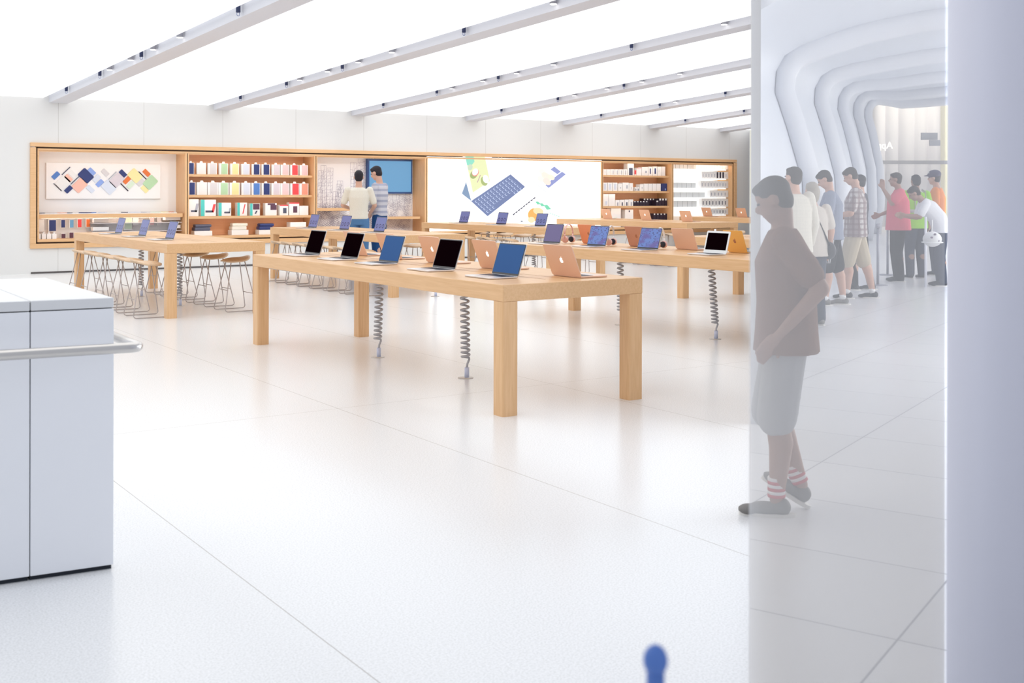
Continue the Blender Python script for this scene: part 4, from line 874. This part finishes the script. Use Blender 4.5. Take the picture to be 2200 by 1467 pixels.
for i, (px, py, w_, h_) in enumerate([(1996, 291, .7, .30), (2008, 306, .45, .25)]):
    c = V3((px-1100)/F*(49-i*.3), 49-i*.3, HC+(HY-py)/F*49); r = bx('sign_plate', -w_/2, w_/2, -.04, .04, -h_/2, h_/2, mat('slate sign', (.28, .30, .36), .5)); r.location = c; r.rotation_euler = (0, 0, -TH); tag(r, f'small slate grey sign plate at the right of the far hall, {["upper", "lower"][i]} one', 'sign', 'sign plates')
# ---------------------------------------------------------------- reflection haze slab, added to wash out the reflected scene, and the near pillar
HZ = bpy.data.materials.new('reflection haze'); HZ.use_nodes = True; nt = HZ.node_tree; nt.nodes.clear(); ou = nt.nodes.new('ShaderNodeOutputMaterial'); vs_ = nt.nodes.new('ShaderNodeVolumeScatter')
vs_.inputs['Color'].default_value = (.88, .93, 1.0, 1); vs_.inputs['Density'].default_value = 19.0; nt.links.new(vs_.outputs[0], ou.inputs['Volume'])
def pk(px, Y): return (px-1100)/F*Y
g0, g1 = 2.30, 2.35
q = [V3(pk(1613, g0), g0, .005), V3(pk(2031, g0), g0, .005), V3(pk(2031, g1), g1, .005), V3(pk(1609, g1), g1, .005)]
struct(MB().hexa(q, [p+Vector((0, 0, 3.2)) for p in q]).build('haze_slab', HZ), 'tall added haze slab veiling the reflected people at the right')
cx = 1.565
struct(MB().cyl((0, 0), .60, 0, 3.4, 64).build('trim_1', mat('pillar paint', (.72, .74, .86), .55), None, 0, V3(cx, 2.42, 0)), 'big smooth pale lilac pillar at the right edge')
# barrier stands
for i, (px, py) in enumerate([(1907, 591), (1886, 613)]):
    x, y = FL(px, py); r = thing('barrier_stand', ['slim grey barrier stand left of the man in the pink shirt', 'slim grey barrier stand behind the checked-shirt man, nearer one'][i], 'barrier stand', (x, y, 0), 0, 'barrier stands'); G = mat('stand grey', (.42, .42, .48), .4, .4)
    MB().cyl((0, 0), .17, 0, .015, 24).build('base', G, r); MB().cyl((0, 0), .022, .015, .95, 12).build('pole', G, r); MB().cyl((0, 0), .035, .93, 1.0, 12).build('cap', G, r)
# ---------------------------------------------------------------- people
def vec(*a): return Vector(a)
def cap(o, p, q, r1, r2, n=12):
    p, q = Vector(p), Vector(q); o.tube([p, p.lerp(q, .5), q], lambda t: r1+(r2-r1)*t, n); o.ell(p, (r1*.99,)*3, nu=n, nv=8); o.ell(q, (r2*.99,)*3, nu=n, nv=8)
def loft(o, R, n=20):
    """R: centre, half width, half depth"""
    vs = []; fs = []; N = len(R)
    for i, (c, rx, ry, yaw) in enumerate(R):
        c = Vector(c); t = (Vector(R[min(i+1, N-1)][0])-Vector(R[max(i-1, 0)][0])).normalized(); sx = Vector((math.cos(yaw), math.sin(yaw), 0)); fy = t.cross(sx).normalized(); sx = fy.cross(t).normalized()
        for k in range(n): a = 2*math.pi*k/n; vs.append(c+sx*rx*math.copysign(abs(math.cos(a))**.85, math.cos(a))+fy*ry*math.copysign(abs(math.sin(a))**.85, math.sin(a)))
    for i in range(N-1):
        for k in range(n): fs.append((i*n+k, i*n+(k+1) % n, (i+1)*n+(k+1) % n, (i+1)*n+k))
    fs += [tuple(range(n-1, -1, -1)), tuple(range((N-1)*n, N*n))]; o.add(vs, fs, None, True)
def fuse(o, name, mt, parent, vox=.011, it=3):
    ob = o.build('tmp', mt); 
    m = ob.modifiers.new('r', 'REMESH'); m.mode = 'VOXEL'; m.voxel_size = vox; m.use_smooth_shade = True
    s = ob.modifiers.new('s', 'SMOOTH'); s.factor = .5; s.iterations = it
    bpy.context.view_layer.update(); me = bpy.data.meshes.new_from_object(ob.evaluated_get(bpy.context.evaluated_depsgraph_get())); bpy.data.objects.remove(ob)
    me.name = name; r = bpy.data.objects.new(name, me); COL.objects.link(r); r.parent = parent
    if not me.materials: me.materials.append(mt)
    return r
def hand(o, w_, d, side, curl=.35, grip=False):
    """palm from wrist w_ along d with four fingers and a thumb"""
    d = Vector(d).normalized(); up = Vector((side, 0, 0)); 
    if abs(d.dot(up)) > .9: up = Vector((0, 0, 1))
    fx = d.cross(up).normalized(); pn = fx.cross(d).normalized()     # across the palm, palm normal
    w_ = Vector(w_); cap(o, w_, w_+d*.03, .026, .024); 
    for k in range(4):
        off = (k-1.5)*.021; base = w_+d*.085+fx*off; cap(o, w_+d*.02+fx*off*.8, base, .0165, .013, 8)
        L = (.070, .082, .076, .058)[k]; c = curl*(1+.15*k); m1 = base+(d*math.cos(c)-pn*math.sin(c)*side)*L*.5; m2 = m1+(d*math.cos(c*2.1)-pn*math.sin(c*2.1)*side)*L*.5
        cap(o, base, m1, .0115, .0105, 8); cap(o, m1, m2, .0105, .009, 8)
    tb = w_+d*.025-fx*.028*1; t1 = tb+(d*.6-fx*.8).normalized()*.038; t2 = t1+(d*.9-fx*.25-pn*side*.3).normalized()*.032
    cap(o, tb, t1, .014, .012, 8); cap(o, t1, t2, .012, .010, 8)
def person(label, pos, psi, h, J, top, bottom, shoe, hair, skin=SKIN, fem=False, parts=None, bare_leg=False, long_sleeve=False, sock=None, group='reflected people beyond the reflection haze', hairlen=0, fat=1.0, hem=.86, bulk=1.0):
    s = h/1.8; r = thing('person', label, 'person', (pos[0], pos[1], 0), math.radians(psi)-TH, group); r.scale = (s, s, s)
    D = dict(pel=(0, 0, .95), wst=(0, 0, 1.10), chs=(0, .0, 1.32), nck=(0, -.015, 1.50), hd=(0, .02, 1.665), sh=.185,
             kL=(-.10, .03, .50), aL=(-.11, -.01, .085), kR=(.10, .03, .50), aR=(.11, -.01, .085), eL=(-.25, -.03, 1.17), wL=(-.26, .05, .92), eR=(.25, -.03, 1.17), wR=(.26, .05, .92), hdL=None, hdR=None, look=(0, 1, -.05), tL=0, tR=0)
    D.update(J); g = {k: (Vector(v) if isinstance(v, tuple) else v) for k, v in D.items()}
    sp = (g['nck']-g['wst']).normalized(); shc = g['nck']-sp*.055; sx = Vector((1, 0, 0)); sx = (sx-sp*sx.dot(sp)).normalized()
    SLp, SRp = shc-sx*g['sh'], shc+sx*g['sh']; HL, HR = g['pel']+Vector((-.088, 0, -.03)), g['pel']+Vector((.088, 0, -.03))
    lk = g['look'].normalized(); lx = lk.cross(Vector((0, 0, 1))).normalized(); lz = lx.cross(lk); HM = Matrix((lx, lk, lz)).transposed(); hd = g['hd']
    # ----- one continuous body
    o = MB(); o.ell(hd+lz*.025-lk*.012, (.074, .093, .088), HM); o.ell(hd-lz*.045+lk*.022, (.056, .066, .070), HM); o.ell(hd-lz*.085+lk*.045, (.034, .034, .026), HM)
    o.ell(hd+lk*.092-lz*.015, (.013, .020, .022), HM, nu=8, nv=6)
    for q in (-1, 1): o.ell(hd+lx*q*.077-lk*.005-lz*.01, (.010, .020, .032), HM, nu=8, nv=6)
    cap(o, g['nck']-sp*.03, hd-lz*.07-lk*.02, .058, .052)
    loft(o, [(g['pel'], .145*fat, .10*fat, 0), (g['wst'], .13*fat, .09*fat, 0), (g['chs'], .155, .105, 0), (shc, .13, .08, 0), (g['nck'], .055, .055, 0)])
    for (a, e, w_, q, hv) in ((SLp, g['eL'], g['wL'], -1, g['hdL']), (SRp, g['eR'], g['wR'], 1, g['hdR'])):
        cap(o, a, e, .048*bulk, .038*bulk); cap(o, e, w_, .038*bulk, .027); d = Vector(hv) if hv else (w_-e); hand(o, w_, d, q)
    for (a, k, n_) in ((HL, g['kL'], g['aL']), (HR, g['kR'], g['aR'])):
        cap(o, a, k, .078*bulk, .050*bulk); m_ = k.lerp(n_, .3)+Vector((0, -.022, 0)); cap(o, k, m_, .050*bulk, .056*bulk); cap(o, m_, n_, .054*bulk, .036)
    fuse(o, 'body', skin, r, .0105, 2)
    # ----- face
    for q in (-1, 1): MB().ell(hd+lx*q*.030+lk*.078+lz*.012, (.012, .008, .007), HM, nu=8, nv=6).build('eye', mat('dark eye', (.04, .03, .03), .3), r)
    MB().ell(hd+lk*.080-lz*.055, (.022, .008, .006), HM, nu=8, nv=6).build('mouth', mat('lips', (.50, .22, .20), .5), r)
    # ----- hair
    o = MB(); o.ell(hd+lz*.036-lk*.020, (.079, .096, .084), HM); o.ell(hd-lz*.005-lk*.045, (.074, .060, .085), HM); o.ell(hd+lz*.082+lk*.018, (.060, .060, .028), HM)
    if hairlen: o.ell(hd-lk*.055-lz*.05, (.078, .050, .105), HM); o.ell(hd-lk*.02-lz*.01+lx*.02, (.085, .07, .09), HM)
    fuse(o, 'hair', hair, r, .011, 2)
    # ----- shirt
    o = MB(); hm = g['pel']+Vector((0, 0, hem-.95)); loft(o, [(hm, .165*fat, .125*fat, 0), (g['pel'], .160*fat, .118*fat, 0), (g['wst'], .150*fat, .112*fat, 0), (g['chs'], .176*(1+.3*(fat-1)), .126*(1+.6*(fat-1)), 0), (shc, .155, .096, 0), (shc+sp*.045, .075, .07, 0)])
    for (a, e, w_) in ((SLp, g['eL'], g['wL']), (SRp, g['eR'], g['wR'])):
        o.ell(a, (.060, .060, .060)); 
        if long_sleeve: cap(o, a, e, .063*bulk, .053*bulk); cap(o, e, e.lerp(w_, .88), .052*bulk, .040*bulk)
        else: cap(o, a, a.lerp(e, .74), .058*bulk, .060*bulk)
    fuse(o, 'shirt', top, r, .0105, 3)
    # ----- trousers or shorts
    o = MB(); loft(o, [(g['pel']+Vector((0, 0, -.10)), .150*fat, .105*fat, 0), (g['pel'], .155*fat, .112*fat, 0), (g['pel']+Vector((0, 0, .07)), .146*fat, .104*fat, 0)])
    for (a, k, n_) in ((HL, g['kL'], g['aL']), (HR, g['kR'], g['aR'])):
        if bare_leg: cap(o, a, a.lerp(k, .98), .098*bulk, .090*bulk)
        else: cap(o, a, k, .095*bulk, .072*bulk); cap(o, k, n_+Vector((0, 0, .0)), .070*bulk, .060*bulk)
    bt = fuse(o, 'shorts' if bare_leg else 'trousers', bottom, r, .0115, 2)
    # ----- shoes and socks
    for q, (n_, k, tt) in enumerate(((g['aL'], g['kL'], g['tL']), (g['aR'], g['kR'], g['tR']))):
        o = MB(); dx = math.sin(-tt)*1; dy = math.cos(tt); f = Vector((dx, dy, 0)); fr = Vector((dy, -dx, 0)); b = Vector((n_.x, n_.y, n_.z-.085))
        pit = J.get('pitL' if q == 0 else 'pitR', 0); Mp = Matrix.Translation(n_) @ Matrix.Rotation(-tt if False else tt, 4, 'Z') @ Matrix.Rotation(-pit, 4, 'X')
        T = lambda x, y, z: Mp @ Vector((x, y, z))
        R3 = Mp.to_3x3(); o.ell(T(0, -.02, -.035), (.042, .055, .050), R3); o.ell(T(0, .06, -.045), (.044, .085, .036), R3); o.ell(T(0, .135, -.055), (.048, .060, .028), R3)
        fuse(o, 'shoe', shoe, r, .010, 2)
        so_ = MB(); so_.prism([((.046+.006*math.cos(2*(a-.6)))*math.cos(a), .045+.145*math.sin(a)) for a in [2*math.pi*i/20 for i in range(20)]], -.086, -.066, None, Mp).build('sole', mat('pale sole', (.80, .78, .74), .6), r)
        if sock:
            for i in range(6):
                p0 = n_.lerp(k, .04+.045*i*.9); p1 = n_.lerp(k, .04+.045*(i+1)*.9); MB().tube([p0, p1], .045, 14).build('sock_band', sock[i % 2], r)
        elif bare_leg: MB().tube([n_+Vector((0, 0, -.01)), n_.lerp(k, .12)], .041, 12).build('sock', WHITE, r)
    if parts: parts(r, g, dict(hd=hd, lk=lk, lx=lx, lz=lz, HM=HM, shc=shc, sp=sp, HL=HL, HR=HR, SLp=SLp, SRp=SRp))
    return r
def cloth(name, c): return mat(name, c, .85, spec=.1, noise=.06, nscale=60)
def checked(name, base, l1, l2, sc):
    m = bpy.data.materials.new(name); m.use_nodes = True; nt = m.node_tree; p = nt.nodes['Principled BSDF']; L = nt.links.new; N = nt.nodes.new
    tc = N('ShaderNodeTexCoord'); sp = N('ShaderNodeSeparateXYZ'); L(tc.outputs['Object'], sp.inputs[0]); prev = None
    for ax, col, th in l1:
        a = N('ShaderNodeMath'); a.operation = 'MULTIPLY'; L(sp.outputs[ax], a.inputs[0]); a.inputs[1].default_value = sc; f = N('ShaderNodeMath'); f.operation = 'FRACT'; L(a.outputs[0], f.inputs[0]); c = N('ShaderNodeMath'); c.operation = 'LESS_THAN'; L(f.outputs[0], c.inputs[0]); c.inputs[1].default_value = th
        k = N('ShaderNodeMath'); k.operation = 'MULTIPLY'; L(c.outputs[0], k.inputs[0]); k.inputs[1].default_value = l2
        mx = N('ShaderNodeMix'); mx.data_type = 'RGBA'; L(k.outputs[0], mx.inputs[0]); mx.inputs[7].default_value = (*col, 1)
        if prev: L(prev.outputs[2], mx.inputs[6])
        else: mx.inputs[6].default_value = (*base, 1)
        prev = mx
    L(prev.outputs[2], p.inputs['Base Color']); p.inputs['Roughness'].default_value = .85; return m
HB = mat('dark brown hair', (.035, .025, .022), .7); HBK = mat('near black hair', (.015, .013, .02), .6); HG = mat('ash grey hair', (.42, .38, .33), .8)
JEAN = cloth('blue jeans', (.10, .22, .42)); NVY = cloth('navy trousers', (.02, .07, .20)); BLK = cloth('black cloth', (.02, .02, .025)); DJ = cloth('dark jeans', (.06, .07, .10)); KH = cloth('khaki', (.58, .50, .38)); SHOEB = mat('black shoe', (.025, .025, .03), .5); SHOEG = mat('grey sneaker', (.22, .21, .20), .6)
# the two men in the shop
a = T3[0]+TW+.42; b = YB(771, a); Yd = a*ST+b*CT; hgt = HC+(HY-364)/F*Yd
person('man from behind in loose cream short-sleeved shirt and blue jeans before the drawn mural', (a, b), 8, hgt, dict(eL=(-.27, .05, 1.18), wL=(-.13, .22, 1.12), eR=(.27, .04, 1.18), wR=(.20, .24, 1.05), look=(.05, 1, -.1)), cloth('cream shirt', (.80, .77, .68)), JEAN, SHOEB, HBK, SKIN, group='men inside the shop', fat=1.02, hem=.95)
a2 = T3[0]+TW+.95; b = YB(816, a2); Yd = a2*ST+b*CT; hgt = HC+(HY-355)/F*Yd
person('man in profile in a grey striped long-sleeved shirt and navy trousers, looking down left', (a2, b), 72, hgt, dict(hd=(0, .07, 1.665), nck=(0, .0, 1.50), look=(0, 1, -.45), eL=(-.24, .02, 1.17), wL=(-.16, .24, .98), eR=(.22, .02, 1.18), wR=(.15, .23, .97)), checked('striped shirt', (.62, .62, .68), [(2, (.34, .36, .48), .45)], .8, 11), NVY, SHOEB, HBK, SKIN, group='men inside the shop', long_sleeve=True, hem=1.0)
# the reflected people, built as real figures beyond the haze
def at_px(px, Y): return C2R((px-1100)/F*Y, Y)
WSOCK = (mat('red sock band', (.62, .10, .12), .8), mat('white sock band', (.85, .82, .82), .8))
person('near man in brown shirt, grey shorts and striped socks walking at the haze slab edge', at_px(1690, 5.35), 78, 1.63, dict(hd=(0, .07, 1.62), nck=(0, .02, 1.48), chs=(0, .01, 1.31), look=(0, 1, -.55), kL=(-.09, .05, .50), aL=(-.08, .05, .085), kR=(.09, .08, .50), aR=(.09, -.08, .125), pitR=-.55, eL=(-.22, -.16, 1.18), wL=(-.20, .05, .93), eR=(.22, -.16, 1.20), wR=(.20, .05, .92), sh=.17), cloth('brown shirt', (.26, .14, .10)), cloth('grey shorts', (.48, .48, .50)), SHOEG, HB, SKIN2, bare_leg=True, sock=WSOCK, fat=1.36, bulk=1.15, hem=.84)
person('dark-haired man from behind in a pale checked shirt, left of the grey-haired woman', at_px(1706, 12.3), 25, 1.80, dict(look=(-.2, 1, 0)), checked('pale check', (.74, .70, .62), [(0, (.58, .56, .50), .12), (2, (.60, .58, .52), .12)], .5, 26), DJ, SHOEB, HB, long_sleeve=True, fat=1.3, bulk=1.15)
def bagp(r, g, q):
    MB().tube([q['SLp']+Vector((.06, .08, .06)), g['chs']+Vector((0, -.14, .02)), g['pel']+Vector((.17, -.12, .05))], .020, 8, r2=.008).build('bag_strap', BLK, r)
    MB().ell(g['pel']+Vector((.20, -.06, -.02)), (.07, .12, .11)).build('shoulder_bag', mat('bag leather', (.04, .04, .05), .5), r)
person('grey-haired woman in a pale blouse with black shoulder bag strap across her back', at_px(1745, 12.9), 15, 1.64, dict(), cloth('pale blouse', (.70, .64, .58)), DJ, SHOEG, HG, fem=True, hairlen=1, parts=bagp, fat=1.3, bulk=1.15)
def shorts_stripes(r, g, q):
    for i in range(3):
        x = -.17; p0 = g['kL']+Vector((-.103, -.03+.022*i, .06)); p1 = q['HL']+Vector((-.108, -.03+.022*i, .0)); MB().tube([p0, p1], .005, 6).build('side_stripe', WHITE, r)
    hp = g['wR']+Vector((0, .09, .02)); M = Matrix.Translation(hp+Vector((-.08, .03, .02))) @ Matrix.Rotation(.6, 4, 'X'); MB().box(-.035, .035, -.07, .07, -.005, .005, M=M).build('phone', DARK, r)
person('youth in grey tee and black striped shorts, head bent over his phone', at_px(1786, 15.2), 78, 1.84, dict(hd=(0, .09, 1.64), nck=(0, .02, 1.49), look=(0, 1, -.75), eL=(-.22, .06, 1.16), wL=(-.07, .31, 1.16), eR=(.22, .06, 1.16), wR=(.07, .31, 1.16), kL=(-.10, .06, .5), aL=(-.10, .08, .085), kR=(.10, -.08, .5), aR=(.12, -.16, .085), hdL=(.15, .8, .1), hdR=(-.15, .8, .1)), cloth('grey blue T-shirt', (.30, .33, .42)), BLK, SHOEG, HB, bare_leg=True, parts=shorts_stripes, fat=1.3, bulk=1.15)
person('man in brown checked shirt and khaki shorts, head bent beside the youth', at_px(1838, 16.2), 70, 1.88, dict(hd=(0, .07, 1.66), look=(0, 1, -.6), eL=(-.22, .05, 1.16), wL=(-.10, .26, 1.12), eR=(.22, .0, 1.16), wR=(.10, .22, 1.08), kL=(-.1, .10, .5), aL=(-.1, .10, .085), kR=(.1, -.10, .5), aR=(.12, -.22, .085)), checked('brown check', (.66, .62, .60), [(0, (.22, .14, .15), .4), (2, (.22, .14, .15), .4), (1, (.22, .14, .15), .4)], .6, 14), KH, SHOEB, HB, bare_leg=True, hem=.84, fat=1.3, bulk=1.18)
person('dark-haired person in black trousers almost hidden behind the checked-shirt man', at_px(1848, 17.6), 60, 1.80, dict(kL=(-.1, .08, .5), aL=(-.1, .06, .085), kR=(.1, -.05, .5), aR=(.12, -.14, .085)), cloth('dark top', (.10, .10, .12)), BLK, SHOEB, HBK)
person('heavy man in a pink shirt and black trousers, one hand raised, facing left', at_px(1930, 19.3), 78, 1.87, dict(look=(0, 1, -.05), hd=(0, .05, 1.66), eL=(-.24, .12, 1.28), wL=(-.16, .26, 1.52), hdL=(0, .1, 1), eR=(.25, .0, 1.18), wR=(.20, .27, 1.08)), cloth('pink shirt', (.80, .16, .22)), BLK, SHOEB, HB, SKIN2, fat=1.62, bulk=1.3, hem=.84)
HV = cloth('hi-vis green', (.38, .80, .06))
def vest(r, g, q):
    m_ = mat('reflective tape', (.62, .64, .62), .35, .3)
    loft_ = MB(); loft(loft_, [(g['wst']+Vector((0, 0, .03)), .196, .148, 0), (g['wst']+Vector((0, 0, .085)), .198, .150, 0)]); loft_.build('waist_tape', m_, r)
    for s_2 in (-1, 1): MB().tube([g['wst']+Vector((s_2*.09, -.142, .08)), g['chs']+Vector((s_2*.10, -.155, .0)), q['shc']+Vector((s_2*.10, -.11, .04)), q['shc']+Vector((s_2*.10, .0, .075))], .022, 8, r2=.006).build('back_tape', m_, r)
person('worker from behind in a lime green reflective vest and dark trousers', at_px(1968, 20.0), 10, 1.84, dict(), HV, DJ, SHOEB, HBK, SKIN2, parts=vest, fat=1.25, bulk=1.2)
def helmet(r, g, q):
    o = MB(); hd, lk, lz, HM = q['hd'], q['lk'], q['lz'], q['HM']; o.ell(hd+lz*.065-lk*.01, (.098, .115, .080), HM); o.ell(hd+lz*.045+lk*.11, (.07, .06, .012), HM); fuse(o, 'peaked_cap', mat('navy cap', (.05, .04, .10), .5), r, .011, 2)
    for s_2 in (-1, 1): MB().tube([hd+lz*.10+lk*.07+q['lx']*s_2*.035+Vector((0, 0, 0))+(q['lx']*math.cos(t)+lz*math.sin(t))*.028 for t in [2*math.pi*i/12 for i in range(12)]], .006, 6, closed=True).build('goggle_rim', WHITE, r)
person('worker in an orange shirt and dark cap with white goggles, cut by the pillar', at_px(2012, 20.8), 60, 1.92, dict(hd=(0, .04, 1.66)), cloth('orange shirt', (.95, .32, .08)), DJ, SHOEB, HB, SKIN, parts=helmet, fat=1.3, bulk=1.15)
person('stooping man in a white shirt reaching left before the workers', at_px(2022, 18.4), 80, 1.80, dict(chs=(0, .20, 1.26), nck=(0, .30, 1.38), hd=(0, .42, 1.49), wst=(0, .06, 1.10), look=(0, 1, -.8), eL=(-.2, .36, 1.12), wL=(-.14, .58, 1.14), eR=(.2, .34, 1.10), wR=(.12, .56, 1.12)), cloth('white shirt', (.88, .88, .92)), DJ, SHOEB, HB, SKIN2, fat=1.25, bulk=1.15)
x, y = at_px(2003, 17.75); r = thing('white_hard_hat', 'white hard hat with small dark stickers hanging at thigh height by the pillar', 'hard hat', (x, y, HC-(512-HY)/F*17.75)); HW = mat('hard hat white', (.92, .92, .92), .35)
MB().ell((0, 0, 0), (.13, .15, .12)).build('shell', HW, r); MB().ell((0, 0, -.05), (.15, .18, .018)).build('brim', HW, r)
for dx, dz in ((-.05, .03), (.05, -.02), (.0, .08)): 
    v_ = V3(dx, -.118, 0)-V3(0, 0, 0); MB().ell((v_.x, v_.y, dz), (.022, .022, .018), nu=10, nv=6).build('sticker', mat('sticker', (.25, .20, .28), .5), r)
MB().tube([(0, 0, .10), (.0, .0, .30)], .010, 8).build('strap', HW, r)
x, y = at_px(1989, 18.1); r = thing('white_pole', 'white pole with blue edge carried beside the hard hat', 'pole', (x, y, 0)); MB().tube([(0, 0, .0), (0, 0, 1.12)], .020, 12).build('pole_shaft', mat('pole white', (.85, .87, .95), .4), r)
